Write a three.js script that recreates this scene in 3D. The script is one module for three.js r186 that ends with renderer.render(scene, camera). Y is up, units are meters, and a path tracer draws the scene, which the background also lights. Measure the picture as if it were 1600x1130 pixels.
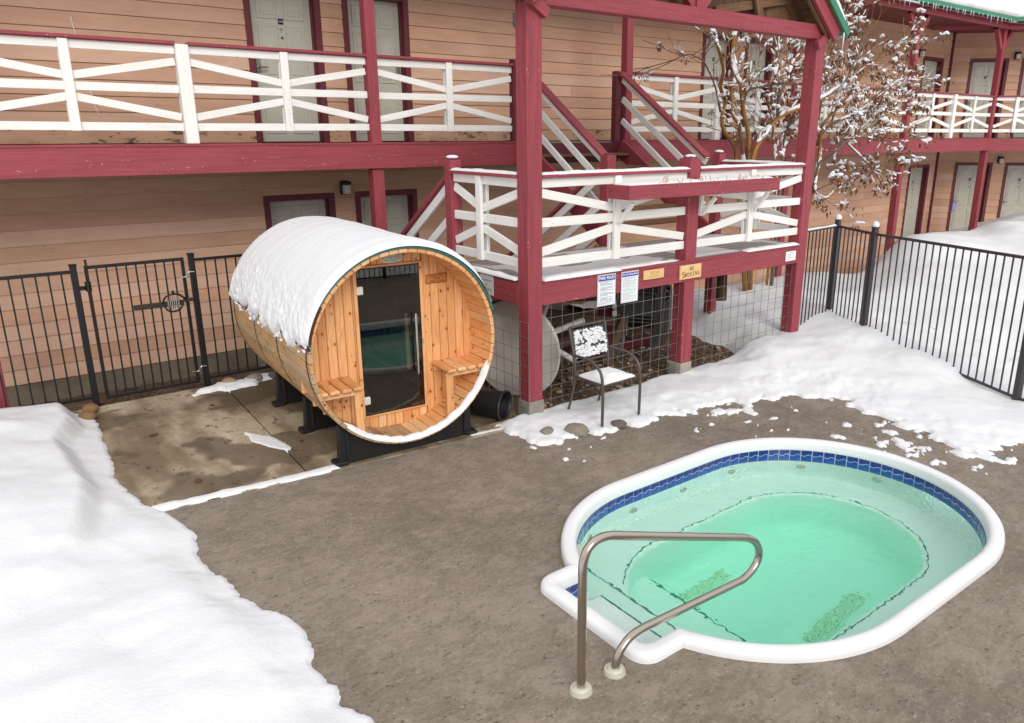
import * as THREE from 'three';
import { mergeGeometries } from 'three/addons/utils/BufferGeometryUtils.js';

// ---------- camera, sky, sun, exposure ----------
const scene = new THREE.Scene();
const W0 = 1600, H0 = 1130;
const camera = new THREE.PerspectiveCamera(50.723, W0 / H0, 0.05, 600);
camera.position.set(0, 2.9, 0);
camera.up.set(0, 1, 0);
camera.lookAt(0.590002 * 10, 2.9 - 0.282047 * 10, -0.756537 * 10);
camera.setViewOffset(W0, H0, -56.8, 5.7, W0, H0);
scene.add(camera);
const renderer = new THREE.WebGLRenderer({ antialias: true });
renderer.setSize(1024, 723);
renderer.toneMapping = THREE.LinearToneMapping;
renderer.toneMappingExposure = 1.1;
renderer.shadowMap.enabled = true;
renderer.shadowMap.type = THREE.PCFSoftShadowMap;
{ // overcast sky: brighter towards the zenith, hardly any colour
  const w = 128, h = 64, d = new Float32Array(w * h * 4);
  for (let y = 0; y < h; y++) for (let x = 0; x < w; x++) {
    const e = Math.max(0, Math.sin(((y + .5) / h - .5) * Math.PI));
    const k = 0.86 + 0.16 * e, i = (y * w + x) * 4;
    d[i] = k * 0.985; d[i + 1] = k * 0.995; d[i + 2] = k * 1.03; d[i + 3] = 1;
  }
  const t = new THREE.DataTexture(d, w, h, THREE.RGBAFormat, THREE.FloatType);
  t.mapping = THREE.EquirectangularReflectionMapping; t.magFilter = THREE.LinearFilter; t.needsUpdate = true;
  scene.background = t; scene.environment = t;
}
const sun = new THREE.DirectionalLight(new THREE.Color(1, 0.965, 0.91), 1.5);
sun.position.set(3 - 6, 11, -6 + 18); sun.target.position.set(3, 0, -6);
sun.castShadow = true; sun.shadow.radius = 50; sun.shadow.mapSize.set(2048, 2048);
Object.assign(sun.shadow.camera, { left: -20, right: 25, top: 20, bottom: -20, near: 1, far: 60 });
scene.add(sun, sun.target);

// ---------- small tools ----------
let seed = 20240117;
const rnd = () => { seed = (seed + 0x6d2b79f5) | 0; let t = Math.imul(seed ^ (seed >>> 15), 1 | seed); t = (t + Math.imul(t ^ (t >>> 7), 61 | t)) ^ t; return ((t ^ (t >>> 14)) >>> 0) / 4294967296; };
const rr = (a, b) => a + (b - a) * rnd();
const V = (x, y, z) => new THREE.Vector3(x, y, z);
const clamp = (x, a = 0, b = 1) => Math.min(b, Math.max(a, x));
const sstep = (a, b, x) => { const t = clamp((x - a) / (b - a)); return t * t * (3 - 2 * t); };
const lerp = (a, b, t) => a + (b - a) * t;
const used = new Map();
function numbered(n) { const k = used.get(n) ?? 0; used.set(n, k + 1); return k ? n + '_' + String(k).padStart(3, '0') : n; }
function shade(o) { o.castShadow = o.receiveShadow = true; return o; }
function tag(o, label, category, group, kind) { o.userData.label = label; if (category) o.userData.category = category; if (group) o.userData.group = group; if (kind) o.userData.kind = kind; return o; }
function thing(name, label, category, pos = [0, 0, 0], turn = 0, group) {
  const o = new THREE.Group(); o.name = numbered(name); o.position.set(...pos); o.rotation.y = turn; scene.add(o);
  return tag(o, label, category, group);
}
function part(name, geo, mat, parent, label) {
  const m = shade(new THREE.Mesh(Array.isArray(geo) ? mergeGeometries(geo.map(plain)) : geo, mat)); m.name = name; parent.add(m);
  if (label) m.userData.label = label; return m;
}
function solo(name, geo, mat, label, category, group) { const m = part(numbered(name), geo, mat, scene); return tag(m, label, category, group); }
function struct(name, geo, mat, label) { const m = part(numbered(name), geo, mat, scene); m.userData.kind = 'structure'; if (label) m.userData.label = label; return m; }
function sub(name, parent) { const g = new THREE.Group(); g.name = name; parent.add(g); return g; }
function plain(g) { const q = g.index ? g.toNonIndexed() : g; for (const k of Object.keys(q.attributes)) if (!['position', 'normal', 'uv'].includes(k)) q.deleteAttribute(k); if (!q.attributes.uv) q.setAttribute('uv', new THREE.BufferAttribute(new Float32Array(q.attributes.position.count * 2), 2)); return q; }
function fromTris(P, UV, N) {
  const g = new THREE.BufferGeometry();
  g.setAttribute('position', new THREE.Float32BufferAttribute(P, 3));
  if (UV) g.setAttribute('uv', new THREE.Float32BufferAttribute(UV, 2));
  if (N) g.setAttribute('normal', new THREE.Float32BufferAttribute(N, 3)); else g.computeVertexNormals();
  return g;
}
// box with chamfered edges, uv in metres along its faces (u along x), random texture offset
function cbox(w, h, d, c = 0.004, uo = rnd() * 7, vo = rnd() * 7) {
  const s = [w / 2, h / 2, d / 2]; c = Math.min(c, s[0] * .9, s[1] * .9, s[2] * .9);
  const pt = (i, sg) => { const p = [0, 1, 2].map((k) => sg[k] * (k === i ? s[k] : s[k] - c)); return p; };
  const P = [], UV = [];
  const tri = (a, b, e, n) => {
    const ab = [b[0] - a[0], b[1] - a[1], b[2] - a[2]], ae = [e[0] - a[0], e[1] - a[1], e[2] - a[2]];
    const x = [ab[1] * ae[2] - ab[2] * ae[1], ab[2] * ae[0] - ab[0] * ae[2], ab[0] * ae[1] - ab[1] * ae[0]];
    if (x[0] * n[0] + x[1] * n[1] + x[2] * n[2] < 0) [b, e] = [e, b];
    for (const p of [a, b, e]) {
      P.push(...p);
      const m = Math.abs(n[0]) > Math.max(Math.abs(n[1]), Math.abs(n[2])) ? 0 : Math.abs(n[1]) > Math.abs(n[2]) ? 1 : 2;
      UV.push((m === 0 ? p[2] : p[0]) + uo, (m === 1 ? p[2] : p[1]) + vo);
    }
  };
  const quad = (a, b, e, f, n) => { tri(a, b, e, n); tri(a, e, f, n); };
  for (let i = 0; i < 3; i++) { const j = (i + 1) % 3, k = (i + 2) % 3;
    for (const si of [-1, 1]) { const q = [[-1, -1], [1, -1], [1, 1], [-1, 1]].map(([a, b]) => { const sg = [0, 0, 0]; sg[i] = si; sg[j] = a; sg[k] = b; return pt(i, sg); }); const n = [0, 0, 0]; n[i] = si; quad(...q, n); }
    for (const sj of [-1, 1]) for (const sk of [-1, 1]) { const g = (t, f) => { const sg = [0, 0, 0]; sg[i] = t; sg[j] = sj; sg[k] = sk; return pt(f, sg); }; const n = [0, 0, 0]; n[j] = sj; n[k] = sk * 1.001; quad(g(-1, j), g(1, j), g(1, k), g(-1, k), n); }
  }
  for (const a of [-1, 1]) for (const b of [-1, 1]) for (const e of [-1, 1]) tri(pt(0, [a, b, e]), pt(1, [a, b, e]), pt(2, [a, b, e]), [a, b, e]);
  return fromTris(P, UV);
}
function at(g, x, y, z, ry = 0, rx = 0, rz = 0) { const m = new THREE.Matrix4().makeRotationFromEuler(new THREE.Euler(rx, ry, rz, 'YXZ')); m.setPosition(x, y, z); return g.applyMatrix4(m); }
// bar from A to B: local x runs along, y is as near to `up` as it can be; h along y, d along z
function bar(A, B, h, d, c = 0.004, up = V(0, 1, 0)) {
  A = Array.isArray(A) ? V(...A) : A; B = Array.isArray(B) ? V(...B) : B;
  const x = B.clone().sub(A), L = x.length(); x.normalize();
  let z = x.clone().cross(up); if (z.lengthSq() < 1e-6) z = x.clone().cross(V(0, 0, 1)); z.normalize();
  const y = z.clone().cross(x);
  const m = new THREE.Matrix4().makeBasis(x, y, z); m.setPosition(A.clone().add(B).multiplyScalar(.5));
  return cbox(L, h, d, c).applyMatrix4(m);
}
const rod = (pts, r, seg = 8, n, closed = false) => { pts = pts.map((p) => Array.isArray(p) ? V(...p) : p);
  const c = pts.length === 2 ? new THREE.LineCurve3(pts[0], pts[1]) : new THREE.CatmullRomCurve3(pts, closed, 'centripetal');
  return new THREE.TubeGeometry(c, n ?? (pts.length === 2 ? 1 : pts.length * 5), r, seg, closed); };
const cyl = (r0, r1, h, seg = 16) => new THREE.CylinderGeometry(r0, r1, h, seg);

// ---------- noise ----------
const PERM = new Uint16Array(512); { const p = [...Array(256).keys()]; for (let i = 255; i > 0; i--) { const j = Math.floor(rnd() * (i + 1)); [p[i], p[j]] = [p[j], p[i]]; } for (let i = 0; i < 512; i++) PERM[i] = p[i & 255]; }
function vnoise(x, y, px = 256, py = 256) { // value noise with period
  const xi = Math.floor(x), yi = Math.floor(y), fx = x - xi, fy = y - yi, u = fx * fx * (3 - 2 * fx), v = fy * fy * (3 - 2 * fy);
  const m = (a, n) => ((a % n) + n) % n, x0 = m(xi, px), x1 = m(xi + 1, px), y0 = m(yi, py), y1 = m(yi + 1, py);
  const H = (a, b) => PERM[(PERM[a & 255] + b) & 255] / 255;
  return lerp(lerp(H(x0, y0), H(x1, y0), u), lerp(H(x0, y1), H(x1, y1), u), v);
}
function fbm(x, y, o, px = 256, py = 256) { let s = 0, a = .5, t = 0; for (let i = 0; i < o; i++) { s += a * vnoise(x + i * 17, y + i * 31, px, py); t += a; a *= .5; x *= 2; y *= 2; px = Math.min(256, px * 2); py = Math.min(256, py * 2); } return s / t; }

// ---------- textures ----------
function tex(w, h, fn, srgb = true, repeat = [1, 1]) {
  const d = new Uint8Array(w * h * 4);
  for (let y = 0; y < h; y++) for (let x = 0; x < w; x++) { const c = fn(x / w, y / h), i = (y * w + x) * 4; if (typeof c === 'number') d[i] = d[i + 1] = d[i + 2] = clamp(c) * 255; else { d[i] = clamp(c[0]) * 255; d[i + 1] = clamp(c[1]) * 255; d[i + 2] = clamp(c[2]) * 255; } d[i + 3] = 255; }
  const t = new THREE.DataTexture(d, w, h); t.wrapS = t.wrapT = THREE.RepeatWrapping; t.magFilter = THREE.LinearFilter; if (srgb) t.colorSpace = THREE.SRGBColorSpace; t.repeat.set(...repeat); t.needsUpdate = true; return t;
}
const mixc = (a, b, t) => [lerp(a[0], b[0], t), lerp(a[1], b[1], t), lerp(a[2], b[2], t)];
const hex = (h) => [((h >> 16) & 255) / 255, ((h >> 8) & 255) / 255, (h & 255) / 255];
const std = (o) => new THREE.MeshStandardMaterial(o);
// grain along u, tile 1.6 m x 0.8 m
const grainBump = tex(512, 512, (u, v) => .5 * fbm(u * 6, v * 90, 3, 6, 90) + .5 * fbm(u * 14, v * 40, 3, 14, 40), false, [1 / 1.6, 1 / .8]);
function paintTex(base, dark, chip, chipAmt, streak) {
  return tex(512, 512, (u, v) => {
    const g = fbm(u * 5, v * 60, 4, 5, 60), b = fbm(u * 7, v * 7, 3, 7, 7), s = fbm(u * 30, v * 120, 2, 30, 120);
    let c = mixc(base, dark, clamp((g - .5) * streak + (b - .5) * .6 + .25));
    const k = fbm(u * 40 + 3, v * 80, 3, 40, 80) + .25 * (b - .5);
    if (k > 1 - chipAmt) c = mixc(c, chip, sstep(1 - chipAmt, 1 - chipAmt + .05, k));
    return s > .82 ? mixc(c, dark, .35) : c;
  }, true, [1 / 1.6, 1 / .8]);
}
const redTex = paintTex(hex(0x9a4049), hex(0x83323d), hex(0xc8a09a), .17, 1.6);
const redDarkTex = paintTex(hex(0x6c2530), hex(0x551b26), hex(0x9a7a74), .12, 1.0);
const whiteTex = paintTex(hex(0xf1efea), hex(0xe0ddd6), hex(0xb4aca4), .17, 1.0);
const M = {};
M.red = std({ map: redTex, roughness: .62, bumpMap: grainBump, bumpScale: .0018 });
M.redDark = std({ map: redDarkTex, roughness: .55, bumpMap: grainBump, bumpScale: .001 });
M.white = std({ map: whiteTex, roughness: .6, bumpMap: grainBump, bumpScale: .0018 });
const sidingBump = tex(512, 512, (u, v) => { const w = fbm(u * 4, v * 10, 3, 4, 10); return .6 * vnoise(u * 10, v * 70 + w * 8, 10, 256) * .7 + .4 * fbm(u * 16, v * 110, 2, 16, 110); }, false, [1 / 1.2, 1 / .6]);
const sidingTexFn = (a, b) => tex(512, 512, (u, v) => { const g = fbm(u * 6, v * 40, 4, 6, 40), m = fbm(u * 3, v * 3, 4, 3, 3); let c = mixc(hex(a), hex(b), clamp(.5 + (g - .5) * .8 + (m - .5) * 1.2)); const k = fbm(u * 24, v * 60, 3, 24, 60); return k > .80 ? mixc(c, hex(0x8d6e58), sstep(.8, .88, k) * .4) : c; }, true, [1 / 1.9, 1 / 1.4]);
const sidT = sidingTexFn(0xdab49b, 0xc9a188);
M.siding = [0xffffff, 0xf6f0ea, 0xfff6ee, 0xefe8e2].map((c) => std({ map: sidT, color: c, roughness: .7, bumpMap: sidingBump, bumpScale: .0022 }));
M.door = std({ map: paintTex(hex(0xc2bfb1), hex(0xb2afa2), hex(0x8a887e), .12, .8), roughness: .5 });
M.foundation = std({ map: tex(512, 256, (u, v) => { const b = fbm(u * 8, v * 4, 5, 8, 4), s = fbm(u * 50, v * 30, 2, 50, 30); return mixc(hex(0x7c7060), hex(0x5c5246), clamp((b - .3) * 1.6 + (s - .5) * .5)); }, true, [1 / 3, 1 / 1.5]), roughness: .9 });
M.concrete = std({ map: tex(256, 256, (u, v) => { const b = fbm(u * 5, v * 5, 5, 5, 5); return mixc(hex(0xa39c90), hex(0x7b746a), clamp((b - .25) * 1.6)); }), roughness: .9 });
M.black = std({ color: 0x1b1a1b, roughness: .45, metalness: .2 });
M.blackFence = std({ color: 0x423c3e, roughness: .5, metalness: .15 });
M.plastic = std({ color: 0x151516, roughness: .55 });
M.steel = std({ color: 0xbcb3a8, roughness: .3, metalness: 1, roughnessMap: tex(128, 128, (u, v) => .45 + .5 * fbm(u * 8, v * 30, 3, 8, 30), false) });
M.brass = std({ color: 0xa5a29b, roughness: .35, metalness: .9 });
M.hoop = std({ color: 0x5a5550, roughness: .5, metalness: .7 });
M.wire = std({ color: 0x8a8986, roughness: .5, metalness: .6 });
M.flange = std({ color: 0xc9c3b4, roughness: .4, metalness: .15 });
M.chrome = std({ color: 0xd8d8d8, roughness: .2, metalness: 1 });
M.whitePlastic = std({ color: 0xdcdad2, roughness: .45 });
M.greyPlastic = std({ map: tex(256, 256, (u, v) => mixc(hex(0xdedbd2), hex(0xbdbab1), clamp((fbm(u * 4, v * 4, 4, 4, 4) - .3) * 1.8))), roughness: .6 });
M.green = std({ color: 0x2e7d5e, roughness: .45 });
M.teal = std({ color: 0x3a6d6c, roughness: .7 });
M.chairMetal = std({ color: 0x5e5853, roughness: .45, metalness: .4 });
M.chairSling = std({ color: 0x45403d, roughness: .8 });
M.greyWood = std({ map: paintTex(hex(0x9a928b), hex(0x7f766f), hex(0xc9c4c0), .2, 1.4), roughness: .85, bumpMap: grainBump, bumpScale: .002 });
M.brownWood = std({ map: paintTex(hex(0x7a5a3e), hex(0x5b4029), hex(0xa5845c), .2, 1.6), roughness: .8, bumpMap: grainBump, bumpScale: .002 });
M.oldWood = std({ map: paintTex(hex(0x5e4638), hex(0x3f2e25), hex(0x8a6c54), .2, 1.6), roughness: .85, bumpMap: grainBump, bumpScale: .002 });
// snow
const snowBump = tex(512, 512, (u, v) => .55 * fbm(u * 14, v * 14, 4, 14, 14) + .45 * fbm(u * 80, v * 80, 2, 80, 80), false, [1 / 1.1, 1 / 1.1]);
M.snow = std({ color: new THREE.Color(.79, .795, .805), roughness: .85, bumpMap: snowBump, bumpScale: .0045 });
M.snowFine = std({ color: new THREE.Color(.79, .795, .805), roughness: .9 });
// pine boards with knots, tile 2 m x 1 m
function pineTex(light, mid, dark, knotc, grey) {
  const K = []; for (let i = 0; i < 60; i++) K.push([rnd(), rnd(), rr(.004, .013), rnd()]);
  return tex(1024, 512, (u, v) => {
    const X = u * 2, Y = v;
    const wv = fbm(u * 6, v * 8, 3, 6, 8);
    let rings = 0, kn = 0, halo = 0;
    let bend = 0;
    for (const [ku, kv, r] of K) { let dx = X - ku * 2, dy = Y - kv; dx -= Math.round(dx / 2) * 2; dy -= Math.round(dy); const q = Math.hypot(dx * .7, dy) / r; if (q < 5) { bend += Math.exp(-q * q / 3) * 1.6; if (q < 1.8) kn = Math.max(kn, 1 - sstep(.62, 1, q)); halo = Math.max(halo, Math.exp(-q * q / 3.2)); } }
    rings = .5 + .5 * Math.sin((Y * 30 + wv * 4 + bend) * 6.2832);
    const g = fbm(u * 10, v * 220, 3, 10, 256), b = fbm(u * 8, v * 16, 3, 8, 16);
    let c = mixc(hex(light), hex(mid), clamp(rings * .55 + (g - .5) * .9 + .1));
    c = mixc(c, hex(dark), clamp((b - .55) * 1.4) + halo * .5);
    if (grey) c = mixc(c, hex(grey), clamp((fbm(u * 6 + 9, v * 30, 4, 6, 30) - .36) * 2.4) * .85);
    return mixc(c, hex(knotc), kn * .85);
  }, true, [1 / 2, 1]);
}
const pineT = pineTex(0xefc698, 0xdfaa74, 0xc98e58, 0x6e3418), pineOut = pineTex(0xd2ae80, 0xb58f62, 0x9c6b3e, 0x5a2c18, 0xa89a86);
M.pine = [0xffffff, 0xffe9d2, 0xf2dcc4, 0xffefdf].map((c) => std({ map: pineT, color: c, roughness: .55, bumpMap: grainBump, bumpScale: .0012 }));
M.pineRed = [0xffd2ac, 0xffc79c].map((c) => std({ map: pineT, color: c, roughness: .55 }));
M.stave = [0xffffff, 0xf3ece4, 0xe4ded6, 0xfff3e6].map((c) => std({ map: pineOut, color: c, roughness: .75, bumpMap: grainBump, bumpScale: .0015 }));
const pick = (a) => a[Math.floor(rnd() * a.length)];

// =====================================================================
// GROUND
// =====================================================================
struct('ground', new THREE.PlaneGeometry(500, 500).rotateX(-Math.PI / 2).translate(0, -1.35, 0), std({ color: 0xb9b6b0, roughness: .95 }), 'trodden snowy ground beyond the yard');

// pool shape: stadium in x,z
const PC = [4.13, 5.27], PZ = -3.07;
const BOX = { x: 2.66, z0: -3.57, z1: -2.53 };
function stadium(r, n = 40) { const o = []; for (let i = 0; i <= n; i++) { const a = -Math.PI / 2 + Math.PI * i / n; o.push([PC[1] + r * Math.cos(a), PZ + r * Math.sin(a)]); } for (let i = 0; i <= n; i++) { const a = Math.PI / 2 + Math.PI * i / n; o.push([PC[0] + r * Math.cos(a), PZ + r * Math.sin(a)]); } return o; }
// stadium with the step box on its left; e is how far the outline lies outside the inner wall
function poolOutline(e, rf = .06) {
  const r = 1.165 + e, o = [], n = 36;
  const bx = BOX.x + .108 - e, z0 = BOX.z0 + .108 - e, z1 = BOX.z1 - .108 + e;
  for (let i = 0; i <= n; i++) { const a = -Math.PI / 2 + Math.PI * i / n; o.push([PC[1] + r * Math.cos(a), PZ + r * Math.sin(a)]); }
  const a1 = Math.PI - Math.asin((z1 - PZ) / r), a0 = Math.PI + Math.asin((PZ - z0) / r);
  for (let i = 0; i <= n; i++) { const a = lerp(Math.PI / 2, a1, i / n); o.push([PC[0] + r * Math.cos(a), PZ + r * Math.sin(a)]); }
  const rc = Math.max(.02, rf + e * .6);
  for (let i = 0; i <= 8; i++) { const a = Math.PI / 2 + Math.PI / 2 * i / 8; o.push([bx + rc + rc * Math.cos(a), z1 - rc + rc * Math.sin(a)]); }
  for (let i = 0; i <= 8; i++) { const a = Math.PI + Math.PI / 2 * i / 8; o.push([bx + rc + rc * Math.cos(a), z0 + rc + rc * Math.sin(a)]); }
  for (let i = 0; i <= n; i++) { const a = lerp(a0, Math.PI * 1.5, i / n); o.push([PC[0] + r * Math.cos(a), PZ + r * Math.sin(a)]); }
  return o;
}
const shapeXZ = (pts) => { const s = new THREE.Shape(); pts.forEach(([x, z], i) => i ? s.lineTo(x, -z) : s.moveTo(x, -z)); return s; };
function flat(shape, y, seg = 12) { const g = new THREE.ShapeGeometry(shape, seg); g.rotateX(-Math.PI / 2); g.translate(0, y, 0); return g; }
const inPoly = (P, x, z) => { let c = false; for (let i = 0, j = P.length - 1; i < P.length; j = i++) { const [xi, zi] = P[i], [xj, zj] = P[j]; if ((zi > z) !== (zj > z) && x < (xj - xi) * (z - zi) / (zj - zi) + xi) c = !c; } return c; };
const polyDist = (P, x, z, open) => { let d = 1e9; for (let i = 0, n = P.length - (open ? 1 : 0); i < n; i++) { const [ax, az] = P[i], [bx, bz] = P[(i + 1) % P.length], ux = bx - ax, uz = bz - az, t = clamp(((x - ax) * ux + (z - az) * uz) / (ux * ux + uz * uz)); d = Math.min(d, Math.hypot(x - ax - ux * t, z - az - uz * t)); } return d; };

{ // brown textured deck
  const trA = [-3, -6.64], trB = [9.6, -5.59]; // trench line
  const s = shapeXZ([[-3, 3.4], [14, 3.4], [14, -5.2], trB, trA]);
  s.holes.push(new THREE.Path(poolOutline(.05).map(([x, z]) => new THREE.Vector2(x, -z)).reverse()));
  const g = flat(s, 0);
  const pit = (u, v) => { const a = fbm(u * 170, v * 230, 3, 170, 230), b = fbm(u * 50, v * 80, 2, 50, 80); return a * .72 + b * .28; };
  const map = tex(2048, 2048, (u, v) => {
    const b = fbm(u * 5, v * 5, 4, 5, 5), m = fbm(u * 22, v * 26, 4, 22, 26), f = vnoise(u * 250, v * 250, 256, 256), k = pit(u, v);
    const sg = fbm(u * 60, v * 150 + 3 * m, 3, 60, 150);
    let c = mixc(hex(0x8f8275), hex(0x72665a), clamp(.45 + (b - .5) * 1.3 + (m - .5) * 1.4 + (f - .5) * .5 + (sg - .5) * .9));
    if (m > .6) c = mixc(c, hex(0xa0937f), (m - .6) * 1.6);
    if (k > .68) c = mixc(c, hex(0x4d4034), sstep(.68, .78, k) * .6);
    const l = fbm(u * 190 + 7, v * 220 + 3, 2, 190, 220); if (l > .8) c = mixc(c, hex(0xb3a899), .45);
    return c;
  }, true, [1 / 3.1, 1 / 3.1]);
  const bump = tex(1024, 1024, (u, v) => .6 * fbm(u * 24, v * 30, 4, 24, 30) + .4 * (1 - sstep(.6, .75, pit(u, v))), false, [1 / 3.1, 1 / 3.1]);
  struct('pool_deck', g, std({ map, bumpMap: bump, bumpScale: .006, roughness: .82 }), 'brown textured concrete deck around the hot tub');
}
// concrete pad: two slabs behind the trench drain with a joint between them
{
  const slabTex = (wet) => tex(1024, 1024, (u, v) => {
    const b = fbm(u * 3, v * 3, 5, 256, 256), m = fbm(u * 9 + 4, v * 4, 4, 256, 256), st = fbm(u * 14, v * 3 + 5, 4, 256, 256), f = fbm(u * 120, v * 120, 2, 256, 256);
    let c = mixc(hex(0xc6b79e), hex(0x9a8a72), clamp(.3 + (m - .5) * 1.8 + (f - .5) * .7));
    const fine = fbm(u * 30, v * 22, 3, 256, 256), w = sstep(.40, .62, b * .55 + st * .35 + fine * .1 + wet);
    c = mixc(c, hex(0x66563f), w * .78);
    const w2 = sstep(.56, .64, fbm(u * 5 + 11, v * 6 + 2, 4, 256, 256) + wet * .5); c = mixc(c, hex(0x4a3b2c), w2 * .55);
    const sp = fbm(u * 70, v * 50, 3, 256, 256); if (sp > .77) c = mixc(c, hex(0x44362a), .5);
    return c;
  });
  const bump = tex(512, 512, (u, v) => fbm(u * 60, v * 60, 3, 60, 60), false);
  const slab = (name, P, wet, label) => {
    const g = new THREE.ExtrudeGeometry(shapeXZ(P), { depth: .1, bevelEnabled: true, bevelSize: .006, bevelThickness: .006, bevelSegments: 1 }); g.rotateX(-Math.PI / 2); g.translate(0, -.094, 0);
    const p = g.attributes.position, uv = g.attributes.uv; for (let i = 0; i < p.count; i++) uv.setXY(i, (p.getX(i) + .2) / 3.6, (p.getZ(i) + 9.8) / 3.6);
    return struct(name, g, std({ map: slabTex(wet), bumpMap: bump, bumpScale: .003, roughness: .75 }), label);
  };
  slab('concrete_pad', [[.3, -6.30], [2.12, -6.145], [2.255, -9.30], [.3, -9.30]], -.05, 'stained pale concrete slab in front of the gate');
  slab('concrete_pad', [[2.145, -6.143], [4.7, -5.93], [4.7, -9.30], [2.28, -9.30]], .04, 'wet concrete slab under the barrel sauna');
}
// dirt along the building and under the landing
{
  const P = [], UV = [], nx = 130, nz = 70, f = (i, j) => { const x = -3 + i * .1, z = -11.2 + j * .08; const y = (z < -9.5 ? lerp(-.36, -.05, sstep(-11.1, -9.5, z)) : -.05) + (x > 4.4 && z > -9.5 ? .045 * sstep(4.4, 5, x) : 0) + .05 * (fbm(x * 3 + 50, z * 3 + 50, 3) - .5) + .02 * (fbm(x * 14 + 50, z * 14 + 80, 2) - .5) - (x > 8.8 ? (x - 8.8) * .25 * sstep(-8, -10, z) : 0); return [x, y, z]; };
  for (let i = 0; i < nx; i++) for (let j = 0; j < nz; j++) { const a = f(i, j), b = f(i + 1, j), c = f(i + 1, j + 1), d = f(i, j + 1); for (const q of [a, c, b, a, d, c]) { if (a[2] > -6.05) continue; P.push(...q); UV.push(q[0], q[2]); } }
  const g = fromTris(P, UV); 
  struct('dirt', g, std({ map: tex(1024, 1024, (u, v) => { const b = fbm(u * 8, v * 8, 5, 8, 8), s = fbm(u * 60, v * 60, 3, 60, 60), l = fbm(u * 100 + 3, v * 70, 2, 100, 70); let c = mixc(hex(0x6b5440), hex(0x3f2f22), clamp(.4 + (b - .5) * 1.6 + (s - .5) * 1.4)); if (l > .7) c = mixc(c, hex(0xa5886a), .6); return c; }, true, [1 / 2, 1 / 2]), bumpMap: tex(512, 512, (u, v) => fbm(u * 50, v * 50, 4, 50, 50), false, [1 / 2, 1 / 2]), bumpScale: .02, roughness: .95 }), 'brown dirt with leaf litter under the landing and along the building');
}

// ---------- snow cover ----------
const NS = (x, z, f, o = 2, s = 0) => fbm(x * f + 97 + s, z * f + 131 + s, o) - .5;
const LB = [[.55, -9.36], [.90, -9.1], [.88, -8.65], [.81, -7.56], [.80, -7.1], [.82, -6.71], [.9, -6.4], [1.02, -6.04], [1.08, -5.74], [1.02, -5.4], [1.02, -5.1], [1.1, -4.9], [1.08, -4.65], [1.17, -4.46], [1.27, -4.15], [1.28, -3.84], [1.21, -3.7], [1.24, -3.45], [1.19, -3.32], [1.28, -3.14], [1.25, -2.9], [1.2, -2.2], [1.1, -1], [1, 1], [.8, 2.4], [-3.4, 2.4], [-3.4, -9.36]];
const ledge = [[.70, -9.4], [.72, -8.5], [.55, -7.94], [.575, -7.36], [.60, -6.7], [.56, -6.3], [.40, -5.7], [.1, -5.2], [-.4, -4.6], [-1.2, -4.2], [-3.4, -4]];
const ledgeIn = [...ledge, [-3.4, -9.6], [.7, -9.6]];
function leftSnow(x, z) {
  const inside = inPoly(LB, x, z); let d = polyDist(LB, x, z); if (!inside) d = -d;
  d += .06 * NS(x, z, 5, 3) + .03 * NS(x, z, 16, 2) + .022 * NS(x, z, 38, 2);
  let h = -.05 + .085 * sstep(-.04, .05, d) + .05 * sstep(.03, .3, d) + .10 * sstep(.15, 1.2, d) * lerp(.4, 1, sstep(-7, -5, z));
  let e = polyDist(ledge, x, z, true); if (!inPoly(ledgeIn, x, z)) e = -e; e += .05 * NS(x, z, 4, 3, 40);
  const amt = lerp(.15, .0, sstep(-6.6, -4.4, z));
  h += d > 0 ? amt * (sstep(-.02, .15, e) + .4 * sstep(.1, .9, e)) : 0;
  h += sstep(.0, .4, d) * (.12 * NS(x, z, 1.1, 3, 9) + .07 * NS(x * .5, z, 2.4, 2, 20) + .014 * NS(x, z, 6, 2, 5));
  h -= .05 * sstep(-9.0, -9.4, z);
  return h;
}
const RB = [[3.9, -6.2], [4.04, -6.05], [3.97, -5.7], [4.08, -5.5], [4.56, -5.4], [4.99, -5.3], [5.3, -5.16], [5.62, -5.28], [6.07, -5.23], [6.62, -5.07], [6.75, -4.9], [7.05, -4.85], [7.43, -4.71], [7.68, -4.3], [7.52, -4.05], [7.48, -3.64], [7.3, -3.23], [7.25, -2.7], [7.5, -2.75], [7.92, -2.6], [8.3, -1.5], [8.2, .2], [7.8, 1.7], [6.5, 2.2], [3, 2.3], [-1, 2.2], [-3.4, 2.4], [-3.4, 8], [34, 8], [34, -14], [3.9, -14]];
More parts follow.
